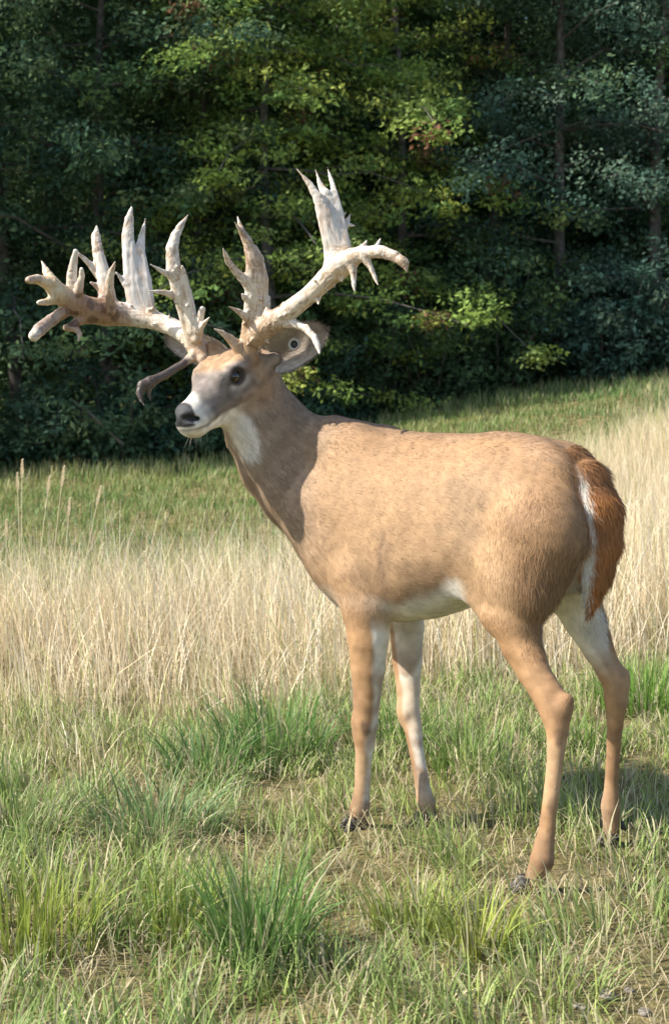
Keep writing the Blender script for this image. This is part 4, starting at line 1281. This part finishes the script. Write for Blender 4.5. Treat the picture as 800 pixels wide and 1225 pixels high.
for ap, right in ((RA, True), (LA, False)):
    v, q = build_sdf(ap, .0023, .012)
    v = relax(v, q, 1, .4)
    n = vert_normals(v, q)
    best = np.full(len(v), 9.0); axs = np.zeros_like(v)
    for p in [c for q in ap for c in q.cones]:
        d = p.dist(v[:, 0], v[:, 1], v[:, 2]); w = np.exp(-np.maximum(d, -.002) / .004)
        axs += w[:, None] * p.flow * (1 if p.flow[2] > 0 else -1)
    axs /= np.maximum(np.linalg.norm(axs, axis=1, keepdims=True), 1e-6)
    vs2 = v - axs * (.86 * np.sum((v - v.mean(0)) * axs, axis=1))[:, None]      # coordinates squeezed along each tine: grooves run lengthwise
    st = noise_at(vs2, 130, 1.0); st2 = noise_at(vs2, 300, 4.0); lump = noise_at(v, 70, 2.0)
    v = v + n * (st * .0011 + st2 * .0006 + lump * .0003)[:, None]
    n_ = noise_at(v, 14, 6.0); nf = noise_at(v, 40, 8.0)
    c = np.tile([.62, .545, .445], (len(v), 1))
    def bl(cc, m):
        global c
        m = np.clip(m, 0, 1)[:, None]; c = c * (1 - m) + np.array(cc) * m
    bl([.46, .32, .19], sstep(.05, .45, n_ + .4 * nf) * .5)
    bl([.36, .24, .145], sstep(.10, .40, -st + .3 * n_) * .7)
    bl([.24, .13, .075], sstep(.18, .45, -st2 + .6 * n_) * .6)
    base = H(.055, -.058 if right else .058, .0)
    db = np.linalg.norm(v - base, axis=1)
    bl([.40, .27, .16], sstep(.11, .04, db) * .8)
    bl([.13, .05, .035], sstep(.045, .015, db) * .6)
    if right:
        pxs = v[:, 0] / v[:, 1]; e = (v[:, 2] - CAM_H) / v[:, 1]
        rootc = P(105, 375, 3.49); dd = np.linalg.norm((v - rootc) * np.array([.6, .6, 1.0]), axis=1)
        bl([.27, .145, .075], sstep(.085, .035, dd + .02 * n_) * .85)
        bl([.10, .055, .035], sstep(.06, .04, dd) * sstep(.12, .3, nf) * .8)
        palm = P(165, 330, 3.55); dp = np.linalg.norm((v - palm) * np.array([1.2, .5, .7]), axis=1)
        bl([.60, .55, .49], sstep(.085, .05, dp) * .85)
        dt = P(200, 447, 3.39); d3 = np.linalg.norm(v - dt, axis=1)
        low = np.maximum(sstep(.075, .05, d3), sstep(.05, .035, np.linalg.norm(v - P(174, 466, 3.35), axis=1)))
        bl([.032, .019, .015], low * .93)
        tipc = P(62, 345, 3.44); d4 = np.linalg.norm(v - tipc, axis=1)
        bl([.55, .43, .24], sstep(.06, .03, d4) * .6)
        d5 = np.linalg.norm(v - P(52, 392, 3.42), axis=1)
        bl([.26, .19, .15], sstep(.05, .03, d5) * .8)
    else:
        palm = P(398, 250, 3.26); dp = np.linalg.norm((v - palm) * np.array([1.0, .5, .7]), axis=1)
        bl([.58, .52, .45], sstep(.09, .05, dp) * .7)
        bl([.45, .29, .15], sstep(.05, .02, np.linalg.norm(v - P(412, 312, 3.2), axis=1)) * sstep(-.1, .2, nf) * .8)
    c = np.clip(c * (1 + .12 * nf)[:, None], .02, .85)
    ao = link(bpy.data.objects.new('antler', mesh_np('antler', v - dloc, [q], True, am, c)), deer)
    ao['label'] = 'broad many-pointed antler with palm and dark drop tine' if right else 'antler with tall forked palm and long outer point'

# ---- hooves: two pointed toes on each foot, two dewclaws behind
hoof_mat = plain_mat('hoof_horn', (.028, .022, .018), .45)
def toe(c, fwd, L, W, Ht):
    fwd = norm(fwd); sd = np.cross(UP, fwd); rows = []
    for i, (h, l, w) in enumerate([(0, 1.0, 1.0), (.12, 1.0, 1.0), (.5, .82, .9), (1.0, .58, .72), (1.05, .3, .4)]):
        for j in range(14):
            a = 2 * math.pi * j / 14
            x = math.cos(a); y = math.sin(a)
            sx = x * (1.25 if x > 0 else .8) * L * .5 * l
            sy = y * W * .5 * w * (1 - .35 * max(x, 0) ** 2)
            rows.append(c + fwd * (sx - h * L * .22) + sd * sy + UP * h * Ht)
    f = [(i * 14 + j, i * 14 + (j + 1) % 14, (i + 1) * 14 + (j + 1) % 14, (i + 1) * 14 + j) for i in range(4) for j in range(14)]
    v = np.array(rows); v = np.vstack([v, v[:14].mean(0), v[-14:].mean(0)])
    t = [(70, (j + 1) % 14, j) for j in range(14)] + [(71, 56 + j, 56 + (j + 1) % 14) for j in range(14)]
    return mesh_np('hoof', v - dloc, [np.array(f), np.array(t)], True, hoof_mat)
feet = [(near_fore, norm([-.75, -.45, 0])), (far_fore, norm([-.6, -.5, 0])), (near_hind, norm([-.85, -.1, 0])), (far_hind, norm([-.6, -.4, 0]))]
foot_pos = []
for rows, fw in feet:
    e = PM(*rows[-1][:3])
    foot_pos.append(e.copy())
    sd = np.cross(UP, fw)
    for sg in (-1, 1):
        c = e + fw * .012 + sd * .0115 * sg; c[2] = ground_z(c[0], c[1]) - .004
        link(bpy.data.objects.new('hoof', toe(c, fw + sd * .10 * sg, .050, .025, max(.034, e[2] - c[2] + .014))), deer)
        d = e - fw * .022 + sd * .011 * sg; d[2] = e[2] + .03
        link(bpy.data.objects.new('dewclaw', toe(d - UP * .012, -fw * .3 + sd * .2 * sg, .016, .012, .02)), deer)

# ---- whiskers under the chin
wv, wf = [], []
for i in range(26):
    p = H(random.uniform(.225, .262), random.uniform(-.018, .018), -.112)
    d = norm([random.uniform(-.5, .3), random.uniform(-.4, .2), -1]); L = random.uniform(.02, .045)
    s_ = norm(np.cross(d, [0, 1, 0])) * .0004
    b = len(wv)
    wv += [p - s_, p + s_, p + d * L + np.array([-.008, 0, .006]) * random.random()]
    wf.append((b, b + 1, b + 2))
link(bpy.data.objects.new('whiskers', mesh_np('whiskers', np.array(wv) - dloc, [np.array(wf)], False, plain_mat('whisker', (.5, .45, .4), .5))), deer)
